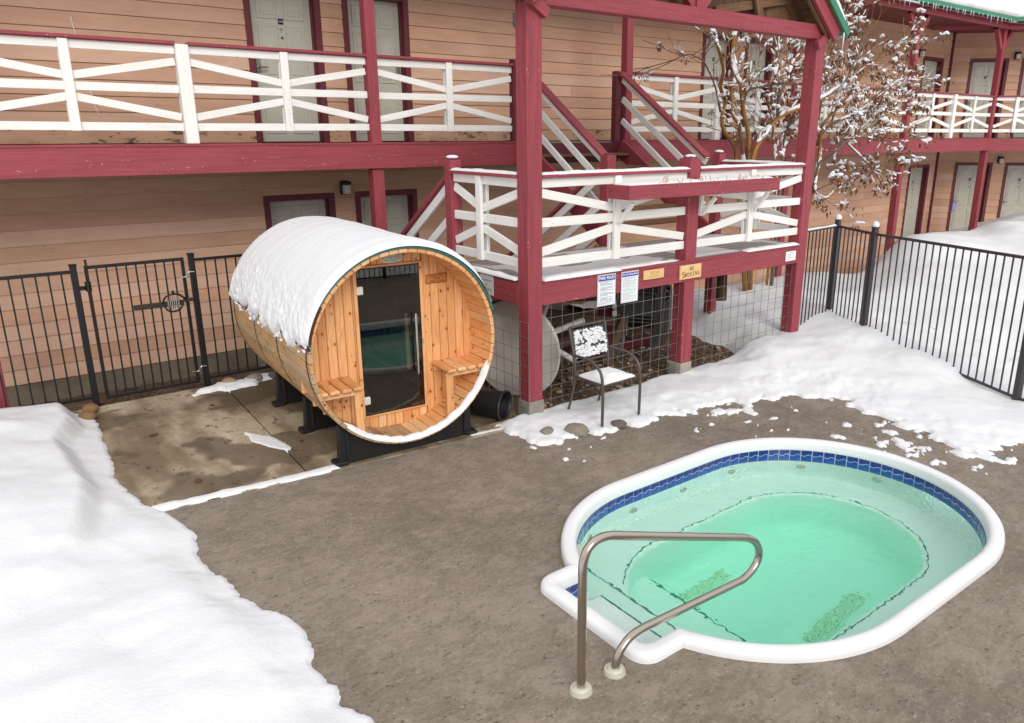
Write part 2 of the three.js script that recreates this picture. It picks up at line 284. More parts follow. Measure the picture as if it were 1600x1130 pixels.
const CP = [[4.3, -5.8, .04], [5, -5.6, .05], [5.4, -6, .05], [6.8, -5.6, .07], [7.5, -5.5, .17], [7.6, -6.1, .08], [8.1, -5.1, .2], [8.3, -5.8, .26], [9.1, -6.05, .23], [9.9, -5.45, .31], [10.2, -6.2, .36], [9.6, -4.6, .22], [9.15, -3.2, .03], [8.2, -3.6, .07], [8.4, -4.5, .15], [8.2, -2.4, .04], [9, -1.5, .08], [8.4, 1, .1],
  [11.5, -5.2, .4], [13, -5.5, .5], [14.8, -6.2, .5], [12, -3, .45], [15, -3, .6], [18, -3, .9], [11, -7.2, .34], [12.3, -8.5, .0], [11, -9.5, -.1], [10, -8.3, .32], [10.8, -8.2, .3], [9.4, -7.2, .28], [9, -8.3, .25], [12, -10.8, -.7], [15, -10.9, -.95], [18, -10.9, -1.1], [20.3, -10.8, -.9], [16.2, -7.5, .84], [18.7, -8.4, .66], [19.6, -7.2, .92], [21.5, -8, .62], [22, -6.5, 1.0], [24, -6, 1.1], [20, -5, 1.1], [17.5, -6, .85], [14, -8.8, .1], [16, -9.8, -.5], [19, -10, -.2], [27, -6, .7], [30, 0, 1], [7, 4, .3], [3, 5, .5], [0, 5, .6], [12, 4, .7]];
function rbf(x, z) { let s = 0, t = 0; for (const [a, b, h] of CP) { const q = (x - a) ** 2 + (z - b) ** 2 + .05, w = 1 / (q * q); s += w * h; t += w; } return s / t; }
function rightSnow(x, z) {
  const inside = inPoly(RB, x, z); let d = polyDist(RB, x, z); if (!inside) d = -d;
  const patch = .34 * NS(x, z, 4.5, 3, 60) + .17 * NS(x, z, 13, 2, 70);
  d += patch * (1 - sstep(.5, 1.1, d)) + .0;
  if (d < -1.1 || Math.hypot(x - clamp(x, PC[0], PC[1]), z - PZ) < 1.36) return -.06;
  const base = rbf(x, z) + sstep(.1, .8, d) * (.07 * NS(x, z, 1.4, 3, 3) + .05 * NS(x, z, 3.4, 2, 13)) + .012 * NS(x, z, 12, 2, 23) + (x > 10 ? .12 * NS(x, z, .9, 3, 33) : 0);
  const gz = (a, b, r) => Math.exp(-((x - a) ** 2 + (z - b) ** 2) / (r * r)), zone = Math.max(gz(6.35, -4.85, .5), gz(7.15, -3.35, .62), gz(7.3, -2.8, .4), .75 * gz(4.4, -5.35, .45), .6 * gz(5.7, -5.1, .4));
  const isl = d < .3 ? sstep(0, .07, NS(x, z * 1.25, 8, 3, 90) + .5 - (.85 - .37 * zone)) : 0;
  const ramp = Math.max(-.03 + .062 * sstep(-.03, .035, d) + .05 * sstep(.05, .5, d), -.03 + .05 * isl);
  const far = sstep(.25, 1.0, d), under = z < -6.1 ? (.3 + .12 * NS(x, z, 3, 3, 50)) * (1 - sstep(8.0, 9.1, x + (z + 7) * .3)) * sstep(-6.1, -6.3, z) : 0;
  return lerp(ramp, Math.max(base, inside && z < -5.2 && x < 9 ? .03 : -2), far) - under;
}
function heightGrid(f, x0, x1, z0, z1, st) {
  const nx = Math.round((x1 - x0) / st), nz = Math.round((z1 - z0) / st), P = new Float32Array((nx + 1) * (nz + 1) * 3), UV = new Float32Array((nx + 1) * (nz + 1) * 2), I = [];
  for (let i = 0; i <= nx; i++) for (let j = 0; j <= nz; j++) { const x = lerp(x0, x1, i / nx), z = lerp(z0, z1, j / nz), k = i * (nz + 1) + j; P.set([x, f(x, z), z], k * 3); UV.set([x, z], k * 2); }
  for (let i = 0; i < nx; i++) for (let j = 0; j < nz; j++) { const a = i * (nz + 1) + j, b = a + nz + 1; if (Math.max(P[a * 3 + 1], P[a * 3 + 4], P[b * 3 + 1], P[b * 3 + 4]) < -.025 && P[a * 3] < 9) continue; I.push(a, a + 1, b, b, a + 1, b + 1); }
  const g = new THREE.BufferGeometry(); g.setAttribute('position', new THREE.BufferAttribute(P, 3)); g.setAttribute('uv', new THREE.BufferAttribute(UV, 2)); g.setIndex(I); g.computeVertexNormals(); return g;
}
struct('snow_bank', mergeGeometries([heightGrid(leftSnow, -.4, 1.5, -9.36, -2.2, .025), heightGrid(leftSnow, -3.4, -.4, -9.36, 2.4, .06), heightGrid(leftSnow, -.4, 1.5, -2.2, 2.4, .06)]), M.snow, 'deep smooth snow bank along the brown deck in front of the iron fence');
struct('snow_field', mergeGeometries([heightGrid(rightSnow, 3.7, 10.6, -6.2, -2.2, .03), heightGrid(rightSnow, -3.4, 10.6, -2.2, 8, .14), heightGrid(rightSnow, 8.0, 10.6, -11.1, -6.2, .06), heightGrid(rightSnow, 10.6, 33, -11.1, 8, .14)]), M.snow, 'snow in front of the landing, rising to a hill beyond the iron fence');

// =====================================================================
// MOTEL BUILDING
// =====================================================================
const ZW = -11.1, ZB = -9.6;
const building = thing('motel_building', 'two storey motel with tan lap siding, red trimmed grey doors and snowy roof', 'building');
const wing = new THREE.Matrix4().makeBasis(V(.70711, 0, .70711), V(0, 1, 0), V(-.70711, 0, .70711)).setPosition(23.1, 0, ZW);
const main = new THREE.Matrix4().makeTranslation(0, 0, ZW);
// one lapped siding board from x0 to x1 at height y; local z = 0 is the wall plane
const SP = .187;
M.scuff = std({ map: tex(1024, 128, (u, v) => { const g = fbm(u * 30, v * 8, 4, 30, 8), m = fbm(u * 9, v * 2, 3, 9, 2); const c = mixc(hex(0xd0a88c), hex(0xb48b70), clamp(m)); return mixc(c, hex(0x3c2c20), sstep(.64, .80, g * .75 + m * .35) * .75); }, true, [1 / 2.6, 1 / .3]), roughness: .75 });
function plank(F, x0, x1, y, h = SP) {
  const u = rnd() * 5, v = rnd() * 5, P = [], UV = [];
  const c = [[0, y + .004], [.020, y + .004], [.0205, y + .008], [.004, y + h], [0, y + h]];
  const add = (a, b, e, w) => { for (const q of [a, b, e]) { P.push(...q); UV.push(q[0] + u, (w ? q[2] : q[1]) + v); } };
  for (let i = 0; i < c.length - 1; i++) { const [za, ya] = c[i], [zb, yb] = c[i + 1]; const a = [x0, ya, za], b = [x1, ya, za], d = [x1, yb, zb], e = [x0, yb, zb]; add(a, b, d, i === 0); add(a, d, e, i === 0); }
  for (const [x, s] of [[x0, 0], [x1, 1]]) for (let i = 1; i < c.length - 1; i++) { const t = [c[0], c[i], c[i + 1]].map(([z, yy]) => [x, yy, z]); s ? add(t[0], t[2], t[1]) : add(...t); }
  part('siding_plank', fromTris(P, UV).applyMatrix4(F), Math.abs(y - 2.78) < .01 ? M.scuff : pick(M.siding), building);
}
function wallRows(F, y0, y1, x0, x1, holes, joint) {
  let row = 0;
  for (let y = y0; y < y1 - .01; y += SP, row++) {
    const h = Math.min(SP, y1 - y);
    let spans = [[x0, x1]];
    for (const [a, b, c, d] of holes) if (y + h > c + .012 && y < d - .004) { spans = spans.flatMap(([p, q]) => b <= p || a >= q ? [[p, q]] : [[p, a], [b, q]].filter(([m, n]) => n - m > .02)); if (y + h > d + .012) plank(F, a, b, d - .005, y + h - d + .005); }
    for (let [p, q] of spans) { let s = p; const js = []; let t = joint[0] + ((row * 37) % 11) / 11 * joint[1]; while (t < q - .4) { if (t > p + .4) js.push(t); t += joint[1]; } for (const e of [...js, q]) { plank(F, s + (s > p ? .0015 : 0), e, y, h); s = e; } }
  }
}
const holesUp = [[3.555, 4.605, 2, 4.86], [4.93, 5.98, 2, 4.86], [12.58, 13.58, 2, 4.86], [13.93, 14.9, 2, 4.86], [21.42, 22.55, 2, 4.9]], holesLow = [[3.555, 4.605, 0, 2.06], [4.93, 5.98, 0, 2.06], [21.42, 22.55, -.02, 2.06]];
wallRows(main, 2.78, 5.62, -1.2, 23.1, holesUp, [1.3, 5.4]);
wallRows(main, -.085, 2.5, -1.2, 23.1, holesLow, [2.4, 6.6]);
wallRows(main, -.94, -.09, 10, 23.1, [], [4, 9]);
const holesWU = [[.46, 1.49, 2, 4.92], [1.83, 2.86, 2, 4.92]], holesWL = [[.46, 1.49, 0, 2.1], [1.83, 2.86, 0, 2.1]];
wallRows(wing, 2.78, 5.62, 0, 6, holesWU, [3.3, 9]);
wallRows(wing, -.085, 2.5, 0, 6, holesWL, [3.3, 9]);
part('back_wall', [at(cbox(25, 7.2, .12, .01), 10.8, 2.2, ZW - .22)], M.foundation, building);
part('back_wall', [at(cbox(6.2, 7.2, .12, .01), 3, 2.2, -.22).applyMatrix4(wing)], M.foundation, building);
part('foundation', at(cbox(11.3, .9, .1, .01), 4.4, -.54, ZW - .04), M.foundation, building);
part('foundation', at(cbox(13.2, .8, .1, .01), 16.6, -1.35, ZW - .04), M.foundation, building);
part('walkway', at(cbox(3.4, .4, 1.1, .015), 4.9, -.21, ZW + .56), M.concrete, building); part('walkway', at(cbox(2.6, 1.3, 1.6, .02), 22, -.67, ZW + .82), M.concrete, building); part('walkway', at(cbox(6, 1.3, 1.6, .02), 3, -.68, .82).applyMatrix4(wing), M.concrete, building);
part('kerb', at(cbox(2.2, .09, .14, .01), .9, .0, 1.2).applyMatrix4(wing), std({ color: 0x8a2622, roughness: .7 }), building, 'red painted kerb by the far doors');
for (const [x, y0, y1] of [[22.93, -.08, 2.45], [22.93, 2.78, 5.6]]) part('corner_trim', at(cbox(.07, y1 - y0, .05, .004), x, (y0 + y1) / 2, ZW + .04), M.redDark, building);

const panelGeo = (w, h) => [at(cbox(w, h, .008, .003), 0, 0, .004), ...[[0, h / 2, w + .024, .022], [0, -h / 2, w + .024, .022]].map(([x, y, a, b]) => at(cbox(a, b, .014, .006), x, y, .005)), ...[[-w / 2, h], [w / 2, h]].map(([x, b]) => at(cbox(.022, b, .014, .006), x, 0, .005)), at(cbox(w - .07, h - .07, .018, .0085), 0, 0, .006)];
function canvasTex(w, h, draw) { const c = document.createElement('canvas'); c.width = w; c.height = h; const k = c.getContext('2d'); draw(k, w, h); const t = new THREE.CanvasTexture(c); t.colorSpace = THREE.SRGBColorSpace; return t; }
const plateTex = canvasTex(64, 64, (k) => { k.fillStyle = '#1a1a1c'; k.fillRect(0, 0, 64, 64); k.fillStyle = '#d8d8d8'; k.font = 'bold 30px sans-serif'; k.textAlign = 'center'; k.fillText('112', 32, 42); });
const nosmokeTex = canvasTex(64, 96, (k) => { k.fillStyle = '#cfc6c6'; k.fillRect(0, 0, 64, 96); k.lineWidth = 7; k.strokeStyle = '#7d5560'; k.beginPath(); k.arc(32, 36, 22, 0, 7); k.stroke(); k.beginPath(); k.moveTo(17, 21); k.lineTo(47, 51); k.stroke(); k.fillStyle = '#333'; k.fillRect(16, 34, 32, 5); k.fillRect(10, 68, 44, 4); k.fillRect(14, 78, 36, 4); });
M.plate = std({ map: plateTex, roughness: .4 }); M.nosmoke = std({ map: nosmokeTex, roughness: .5 });
const quadUV = (w, h) => new THREE.PlaneGeometry(w, h);
function door(F, x0, x1, y0, y1, hinge, marks = true) {
  const g = sub('door', building), tw = .085, dp = .115, put = (q) => q.applyMatrix4(F), W = x1 - x0 - tw * 2, sh = y1 - y0 - tw, cx = (x0 + x1) / 2;
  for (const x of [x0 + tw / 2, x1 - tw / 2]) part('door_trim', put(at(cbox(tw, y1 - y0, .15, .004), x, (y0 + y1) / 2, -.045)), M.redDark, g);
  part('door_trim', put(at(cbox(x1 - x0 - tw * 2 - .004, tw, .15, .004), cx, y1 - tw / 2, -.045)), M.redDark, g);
  for (const s of [-1, 1]) part('jamb', put(at(cbox(.018, sh, .06, .002), cx + s * (W / 2 - .0095), y0 + sh / 2, -.085)), M.redDark, g);
  part('door_slab', put(at(cbox(W, sh - .01, .04, .003), cx, y0 + sh / 2 + .005, -dp - .02)), M.door, g);
  const pw = W * .29, rows = [[.1, .12], [.42, .36], [.42, .345]]; // share of slab height
  const ys = [[.885, .135], [.60, .335], [.215, .30]];
  for (const [yc, ph] of ys) for (const s of [-1, 1]) part('door_panel', mergeGeometries(panelGeo(pw, ph * sh).map(plain)).applyMatrix4(new THREE.Matrix4().makeTranslation(cx + s * W * .215, y0 + yc * sh, -dp)).applyMatrix4(F), M.door, g);
  const hx = cx + hinge * (W / 2 - .07);
  part('lock_plate', put(at(cbox(.06, .2, .03, .006), hx, y0 + 1.03, -dp + .015)), M.brass, g);
  part('handle', [at(cyl(.012, .012, .07, 10).rotateX(Math.PI / 2), hx, y0 + .99, -dp + .05), at(cbox(.13, .022, .02, .006), hx - hinge * .05, y0 + .99, -dp + .085)].map(put), M.brass, g);
  if (marks) { part('number_plate', put(at(quadUV(.075, .075), cx, y0 + sh * .80, -dp + .004)), M.plate, g); part('notice_sticker', put(at(quadUV(.06, .09), cx, y0 + sh * .745, -dp + .004)), M.nosmoke, g); part('peephole', put(at(cyl(.014, .014, .02, 12).rotateX(Math.PI / 2), cx, y0 + sh * .695, -dp + .008)), M.black, g); }
  part('threshold', put(at(cbox(x1 - x0 - tw * 2, .02, .12, .003), cx, y0 + .004, -.05)), M.black, g);
  return g;
}
door(main, 3.555, 4.605, 2.78, 4.86, -1); door(main, 4.93, 5.98, 2.78, 4.86, 1);
door(main, 3.555, 4.605, 0, 2.06, -1); door(main, 4.93, 5.98, 0, 2.06, 1);
door(main, 12.58, 13.58, 2.78, 4.86, -1); door(main, 13.93, 14.9, 2.78, 4.86, 1);
door(main, 21.42, 22.55, 2.78, 4.9, -1); door(main, 21.42, 22.55, -.02, 2.06, -1);
door(wing, .46, 1.49, 2.78, 4.92, -1); door(wing, 1.83, 2.86, 2.78, 4.92, -1);
const doorB = door(wing, .46, 1.49, 0, 2.1, -1); door(wing, 1.83, 2.86, 0, 2.1, -1);
part('door_hanger', at(cbox(.1, .24, .004, .001), .64, .84, -.09).applyMatrix4(wing), std({ color: 0x9d9bd6, roughness: .5 }), doorB, 'pale purple tag hanging on the handle');
// wall lamps
function wallLamp(F, x, y, label) {
  const q = V(x, y, 0).applyMatrix4(F), o = thing('wall_lamp', label, 'lamp', [q.x, q.y, q.z], F === wing ? -Math.PI / 4 : 0);
  part('back_plate', at(cbox(.13, .2, .05, .012), 0, .03, .045), M.black, o);
  part('hood', [at(cbox(.12, .05, .13, .012), .005, .095, .1)], M.black, o);
  const sh = []; for (let i = 0; i < 5; i++) sh.push(at(cbox(.019, .13, .09, .006), -.036 + i * .0185 + .005, .005, .105)); part('lamp_shade', sh, M.whitePlastic, o);
}
wallLamp(main, 4.76, 2.1, 'black wall lamp with ribbed white shade between two ground floor doors behind the sauna');
wallLamp(main, 13.74, 4.9, 'black wall lamp between the two upper doors behind the snowy tree');
wallLamp(main, 21.15, 4.93, 'black wall lamp beside the narrow looking upper door past the tree');
wallLamp(main, 21.15, 2.13, 'black wall lamp beside the narrow looking ground floor door past the tree');
wallLamp(wing, 1.66, 4.95, 'black wall lamp between the far upper doors');
wallLamp(wing, 1.66, 2.14, 'black wall lamp between the far ground floor doors near the snow hill');
// cracked conduit marks on the wall
part('cable', [rod([[1.55, 4.22, ZW + .022], [1.56, 4.1, ZW + .022], [1.585, 3.97, ZW + .022]], .006, 6), rod([[1.62, 3.5, ZW + .022], [1.66, 3.2, ZW + .022], [1.69, 3.1, ZW + .022]], .006, 6)], M.whitePlastic, building);

// roof: deep eave over the balcony, green drip edge, snow on top
function roofSide(F, x0, x1, zf) {
  const L = x1 - x0, cx = (x0 + x1) / 2, put = (g) => g.applyMatrix4(F);
  const rf = sub('roof', building);
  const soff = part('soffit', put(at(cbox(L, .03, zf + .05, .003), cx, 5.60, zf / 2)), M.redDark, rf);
  part('eave_board', put(at(cbox(L, .16, .045, .004), cx, 5.565, zf - .16)), M.red, rf);
  part('drip_edge', put(at(cbox(L, .1, .05, .006), cx, 5.69, zf + .03)), M.green, rf);
  const s = .42; const A = [[zf + .0, 5.65], [zf - 6, 5.65 + 6 * s], [zf - 6, 5.6], [-.1, 5.6]];
  const P = []; const quad = (a, b, c, d) => P.push(...a, ...b, ...c, ...a, ...c, ...d);
  quad([x0, 5.72, zf + .05], [x1, 5.72, zf + .05], [x1, 5.72 + 6 * s, zf - 6], [x0, 5.72 + 6 * s, zf - 6]);
  part('metal_sheet', put(fromTris(P)), M.green, rf);
  // snow blanket with a rounded lip
  const nx = Math.round(L / .16), prof = [[zf + .03, 5.735], [zf + .09, 5.77], [zf + .10, 5.84], [zf + .05, 5.92], [zf - .1, 6.02]]; for (let i = 1; i <= 14; i++) prof.push([zf - .1 - i * .42, 6.02 + i * .42 * s]);
  const Q = [], I = []; for (let i = 0; i <= nx; i++) { const x = lerp(x0, x1, i / nx); prof.forEach(([z, y], j) => { const n = NS(x + 40, z, 1.2, 3, 8) * .14 + NS(x + 40, z, 5, 2, 8) * .05, k = j > 0 ? 1 : 0; Q.push(x, y + n * k * (j > 2 ? 1 : .5), z + (j < 4 ? NS(x, 3, 3, 2, 4) * .08 * k : 0)); }); }
  const m = prof.length; for (let i = 0; i < nx; i++) for (let j = 0; j < m - 1; j++) { const a = i * m + j, b = a + m; I.push(a, b, a + 1, b, b + 1, a + 1); }
  const g = new THREE.BufferGeometry(); g.setAttribute('position', new THREE.Float32BufferAttribute(Q, 3)); g.setIndex(I); g.computeVertexNormals(); part('roof_snow', put(g), M.snowFine, rf);
  return rf;
}
const roofA = roofSide(main, -1.5, 23.4, 1.8), roofB = roofSide(wing, -1.2, 6, 1.8);
const ice = std({ color: 0xe6eef2, roughness: .15, transparent: false });
{ const ic = []; for (let x = 13.5; x < 22.3; x += rr(.1, .3)) { const l = rr(.05, .2); ic.push(at(new THREE.ConeGeometry(.014, l, 6).rotateX(Math.PI), x, 5.66 - l / 2, ZW + 1.86)); } const q = part('icicle', ic, ice, roofA); q.userData.kind = 'stuff'; }

// =====================================================================
// BALCONY
// =====================================================================
const balcony = thing('balcony', 'long upper balcony with white crossed railings, red posts and red beam', 'balcony');
const YR = { cap: 3.85, top: 3.782, mid: 3.376, bot: 2.975, hiP: 3.66, hiS: 3.478, loP: 3.077, loS: 3.272, bh: .085 };
const YP = { cap: 2.498, top: 2.436, mid: 2.039, bot: 1.643, hiP: 2.338, hiS: 2.144, loP: 1.748, loS: 1.93, bh: .092 };
// one bay of railing between plan points A and B: boards, crossed braces meeting at a middle stile, red cap
function bay(parent, A, B, Y, o = {}) {
  const g = sub('railing', parent), a = V(A[0], 0, A[1]), b = V(B[0], 0, B[1]), dir = b.clone().sub(a).normalize(), out = V(-dir.z, 0, dir.x).multiplyScalar(o.flip ? -1 : 1);
  const P = (t, y, off = 0) => { const q = a.clone().lerp(b, t).addScaledVector(out, off); q.y = y; return q; };
  const L = a.distanceTo(b), th = .036, hw = .045 / L, mid = o.mid ?? .5;
  if (o.cap !== false) part('rail_cap', bar(P(0, Y.cap), P(1, Y.cap), .034, .14), M.red, g);
  for (const [y, h] of [[Y.top, Y.bh], [Y.mid, Y.bh], [Y.bot, Y.bh]]) { part('rail_board', bar(P(0, y + rr(-.006, .006)), P(mid - hw * .4, y), h, th), M.white, g); part('rail_board', bar(P(mid + hw * .4, y), P(1, y + rr(-.006, .006)), h, th), M.white, g); }
  for (const [p, s] of [[Y.hiP, Y.hiS], [Y.loP, Y.loS]]) { part('brace', bar(P(.004, p), P(mid - hw * .6, s), Y.bh - .004, th * .9), M.white, g); part('brace', bar(P(mid + hw * .6, s), P(.996, p), Y.bh - .004, th * .9), M.white, g); }
  for (const s of [1, -1]) part('stile', bar(P(mid, Y.bot - Y.bh / 2 - (s > 0 ? .004 : -.002), s * .038), P(mid, Y.top + Y.bh / 2 + .002, s * .038), .04, .092, .004, dir.clone().cross(V(0, 1, 0)).negate()), M.white, g);
  return g;
}
const redXs = [.1, 4.6, 9.1, 13.6, 18.1, 22.5], whiteXs = [2.35, 11.35, 15.85, 20.3];
const rowBays = [[-1.2, .03], [.17, 2.28], [2.42, 4.53], [4.67, 6.8], [9.18, 11.28], [11.42, 13.53], [13.67, 15.78], [15.92, 18.03], [18.17, 20.23], [20.37, 22.43]];
for (const [a, b] of rowBays) bay(balcony, [a, ZB], [b, ZB], YR);
const wq = (t, off) => { const q = V(t, 0, off).applyMatrix4(wing); return [q.x, q.z]; };
bay(balcony, [22.57, ZB + .06], wq(1.75, 1.5), YR); bay(balcony, wq(1.85, 1.5), wq(4, 1.5), YR);
const post = (x, z, y0, y1, w, m, parent, name = 'post') => part(name, at(cbox(y1 - y0, w, w, .006).rotateZ(Math.PI / 2), x, (y0 + y1) / 2, z), m, parent);
for (const x of redXs) { post(x, ZB, 2.50, 5.6, .14, M.red, balcony); if (x !== 9.1) post(x, ZB - .02, x > 10 ? -1.2 : -.4, 2.452, .16, M.red, balcony); }
for (const x of whiteXs) post(x, ZB + .0, 2.79, 3.84, .135, M.white, balcony, 'white_post');
post(6.875, ZB, 2.45, 3.93, .13, M.redDark, balcony); post(8.88, ZB, 2.6, 3.86, .11, M.redDark, balcony);
for (const x of [.1, 4.6, 18.1, 22.5]) for (const s of [-1, 1]) part('knee_brace', bar([x + s * .07, 5.02, ZB], [x + s * .42, 5.5, ZB], .11, .1), M.red, balcony);
const beams = [[-1.2, 6.94], [8.95, 22.47]];
for (const [a, b] of beams) { part('fascia_beam', at(cbox(b - a, .3, .05, .004), (a + b) / 2, 2.61, ZB + .075), M.red, balcony); part('deck_edge', at(cbox(b - a, .03, .07, .004), (a + b) / 2, 2.776, ZB + .07), M.red, balcony); }
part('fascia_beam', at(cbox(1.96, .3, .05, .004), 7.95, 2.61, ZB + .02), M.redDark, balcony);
{ const q = at(cbox(5, .31, .05, .004), 3.15, 2.61, 1.55).applyMatrix4(wing); part('fascia_beam', q, M.red, balcony); }
part('deck', [at(cbox(24, .035, 1.46, .003), 10.8, 2.752, ZW + .75), at(cbox(5.6, .035, 1.46, .003), 3.2, 2.753, .75).applyMatrix4(wing)], M.greyWood, balcony);
{ const j = []; for (let x = -1; x < 22.5; x += .6) j.push(at(cbox(.04, .22, 1.42, .003), x, 2.62, ZW + .73)); const q = part('joist', j, M.oldWood, balcony); q.userData.kind = 'stuff'; }

// =====================================================================
// COVERED LANDING
// =====================================================================
const ZF = -6.14, XL = 4.555, XR = 9.1, ZK = -7.55;
const landing = thing('covered_landing', 'raised wooden stair landing with red posts, white crossed railings and gable roof', 'landing');
post(XL, ZF, .2, 4.06, .18, M.red, landing, 'corner_post'); post(XR, ZF, .2, 4.06, .18, M.red, landing, 'corner_post');
post(XL, ZF, -.1, .2, .2, M.concrete, landing, 'concrete_footing'); post(XR, ZF, -.1, .2, .2, M.concrete, landing, 'concrete_footing');
post(6.86, ZF, .2, 2.63, .18, M.red, landing, 'rail_post'); post(6.86, ZF, -.1, .2, .2, M.concrete, landing, 'concrete_footing');
post(XL - .02, ZK, .1, 2.62, .14, M.red, landing, 'rail_post'); post(XR - .05, ZK, -.2, 2.62, .14, M.red, landing, 'rail_post'); post(6.87, ZK, -.1, 2.63, .15, M.red, landing, 'rail_post');
for (const [x, z, w] of [[6.86, ZF, .15], [XL - .02, ZK, .11], [XR - .05, ZK, .11], [6.87, ZK, .12]]) part('post_cap', at(new THREE.CylinderGeometry(w * .42, w * .62, .03, 4).rotateY(Math.PI / 4), x, 2.642, z), M.redDark, landing);
part('fascia_beam', at(cbox(XR - XL - .18, .235, .05, .004), (XL + XR) / 2, 1.33, ZF + .062), M.red, landing);
part('deck_edge', at(cbox(XR - XL - .18, .03, .06, .004), (XL + XR) / 2, 1.452, ZF + .066), M.red, landing);
part('fascia_beam', bar([XL - .065, 1.33, ZF - .09], [XL - .065, 1.33, ZK + .07], .235, .05), M.red, landing);
part('fascia_beam', bar([XR + .03, 1.33, ZF - .09], [XR + .03, 1.33, ZK + .07], .235, .05), M.red, landing);
part('fascia_beam', bar([XL + .06, 1.33, ZK], [XR - .1, 1.33, ZK], .235, .05), M.oldWood, landing);
{ const n = 10; for (let i = 0; i < n; i++) { const z = lerp(ZF + .0, ZK - .0, (i + .5) / n); part('deck_board', at(cbox(XR - XL - (i < 2 || i === n - 1 ? .19 : .02), .036, (ZF - ZK) / n - .006, .004), (XL + XR) / 2, 1.449, z), M.greyWood, landing); } }
{ const j = []; for (let x = 4.9; x < 9; x += .55) j.push(at(cbox(.04, .2, 1.3, .003), x, 1.33, (ZF + ZK) / 2)); const q = part('joist', j, M.oldWood, landing); q.userData.kind = 'stuff'; }
bay(landing, [XL + .09, ZF + .03], [6.77, ZF + .03], YP, { mid: .48 }); bay(landing, [6.95, ZF + .03], [XR - .09, ZF + .03], YP, { mid: .48 });
bay(landing, [XL - .04, ZK + .07], [XL - .04, ZF - .09], YP, { mid: .44 }); bay(landing, [XR - .02, ZK + .07], [XR - .02, ZF - .09], YP);
// front beam, gable
part('tie_beam', at(cbox(XR - XL + .1, .17, .15, .006), (XL + XR) / 2, 4.125, ZF + .01), M.red, landing);
{
  const rf = sub('roof', landing), cx = (XL + XR) / 2, s = .84, half = 2.42, ye = 4.08, yr = ye + half * s, z0 = ZF + .25;
  for (const q of [-1, 1]) {
    const E = [cx + q * half, ye], R = [cx, yr], z1 = -6.36;
    part('barge_board', bar([E[0], E[1], z0 - .06], [R[0], R[1], z0 - .06], .16, .05), M.red, rf);
    for (let k = 0; k < 2; k++) { const z = lerp(z0 - .12, z1 + .03, k); part('rafter', bar([E[0] - q * .1, E[1] + .05, z], [R[0], R[1] - .05, z], .14, .045), M.brownWood, rf); }
    const nx = Math.hypot(s, 1), up = V(q * s / nx, 1 / nx, 0);
    for (let k = 0; k < 8; k++) { const t0 = k / 8, t1 = (k + 1) / 8; const a = V(lerp(E[0], R[0], (t0 + t1) / 2), lerp(E[1], R[1], (t0 + t1) / 2), 0).addScaledVector(up, .09); const len = half * nx / 8 - .004; const g = cbox(z0 - z1, .02, len, .003); const m = new THREE.Matrix4().makeBasis(V(0, 0, 1), up, V(0, 0, 1).cross(up)); m.setPosition(a.x, a.y, (z0 + z1) / 2); part('roof_board', g.applyMatrix4(m), M.brownWood, rf); }
    const off = (d) => [V(E[0] + q * .08, E[1] - .06, 0).addScaledVector(up, d), V(R[0], R[1], 0).addScaledVector(up, d)];
    const [ga, gb] = off(.115); part('drip_edge', bar([ga.x, ga.y, z0 + .01], [gb.x, gb.y, z0 + .01], .09, .03, .004, up), M.green, rf);
    const gm = bar([ga.x, ga.y, (z0 + z1) / 2], [gb.x, gb.y, (z0 + z1) / 2], .02, z0 - z1, .004, up); part('metal_sheet', gm, M.green, rf);
    const P = [], I = [], nu = 26, nv = 40; for (let i = 0; i <= nu; i++) for (let j = 0; j <= nv; j++) { const u = i / nu, v = j / nv, e = sstep(0, .04, u) * sstep(0, .04, v); const p = ga.clone().lerp(gb, u).addScaledVector(up, .02 + (.14 + .08 * NS(u * 3 + q, v * 5, 2, 3)) * e); if (u < .06) p.y -= .05 * (1 - u / .06); P.push(p.x + (u < .05 ? q * .03 * (1 - u / .05) : 0), p.y, lerp(z0 - .02, z1, v)); }
    for (let i = 0; i < nu; i++) for (let j = 0; j < nv; j++) { const a = i * (nv + 1) + j, b = a + nv + 1; I.push(a, b, a + 1, b, b + 1, a + 1); }
    const g = new THREE.BufferGeometry(); g.setAttribute('position', new THREE.Float32BufferAttribute(P, 3)); g.setIndex(I); g.computeVertexNormals(); part('roof_snow', g, new THREE.MeshStandardMaterial({ color: new THREE.Color(.79, .795, .805), roughness: .9, side: THREE.DoubleSide }), rf);
    if (q > 0) part('icicle', at(new THREE.ConeGeometry(.012, .28, 6).rotateX(Math.PI), E[0] + q * .07, ye - .1, z0), ice, rf);
    part('web_brace', bar([cx + q * .02, 4.2, ZF], [cx + q * .42, 4.62, ZF], .13, .09), M.red, rf);
    part('web_brace', bar([cx + q * 1.25, 4.2, ZF - .1], [cx + q * .95, 5.0, ZF - .1], .1, .05), M.brownWood, rf); part('web_brace', bar([cx + q * .5, 4.25, ZF - .16], [cx + q * 1.9, 4.5, ZF - .16], .1, .04), M.brownWood, rf);
    part('knee_brace', bar([E[0] - q * .28, 3.96, ZF + .11], [E[0] - q * .02, 4.12, ZF + .11], .1, .06), M.red, rf);
  }
  part('king_post', bar([cx, 4.2, ZF], [cx, yr - .1, ZF], .14, .12), M.red, rf);
  for (let k = -8; k < 9; k++) { const x = cx + k * .27, h = (half - Math.abs(k) * .27 - .15) * s; if (h > .1) part('gable_board', at(cbox(h, .262, .02, .003).rotateZ(Math.PI / 2), x, 4.16 + h / 2, -6.345), pick([M.brownWood, M.oldWood]), rf); }
}

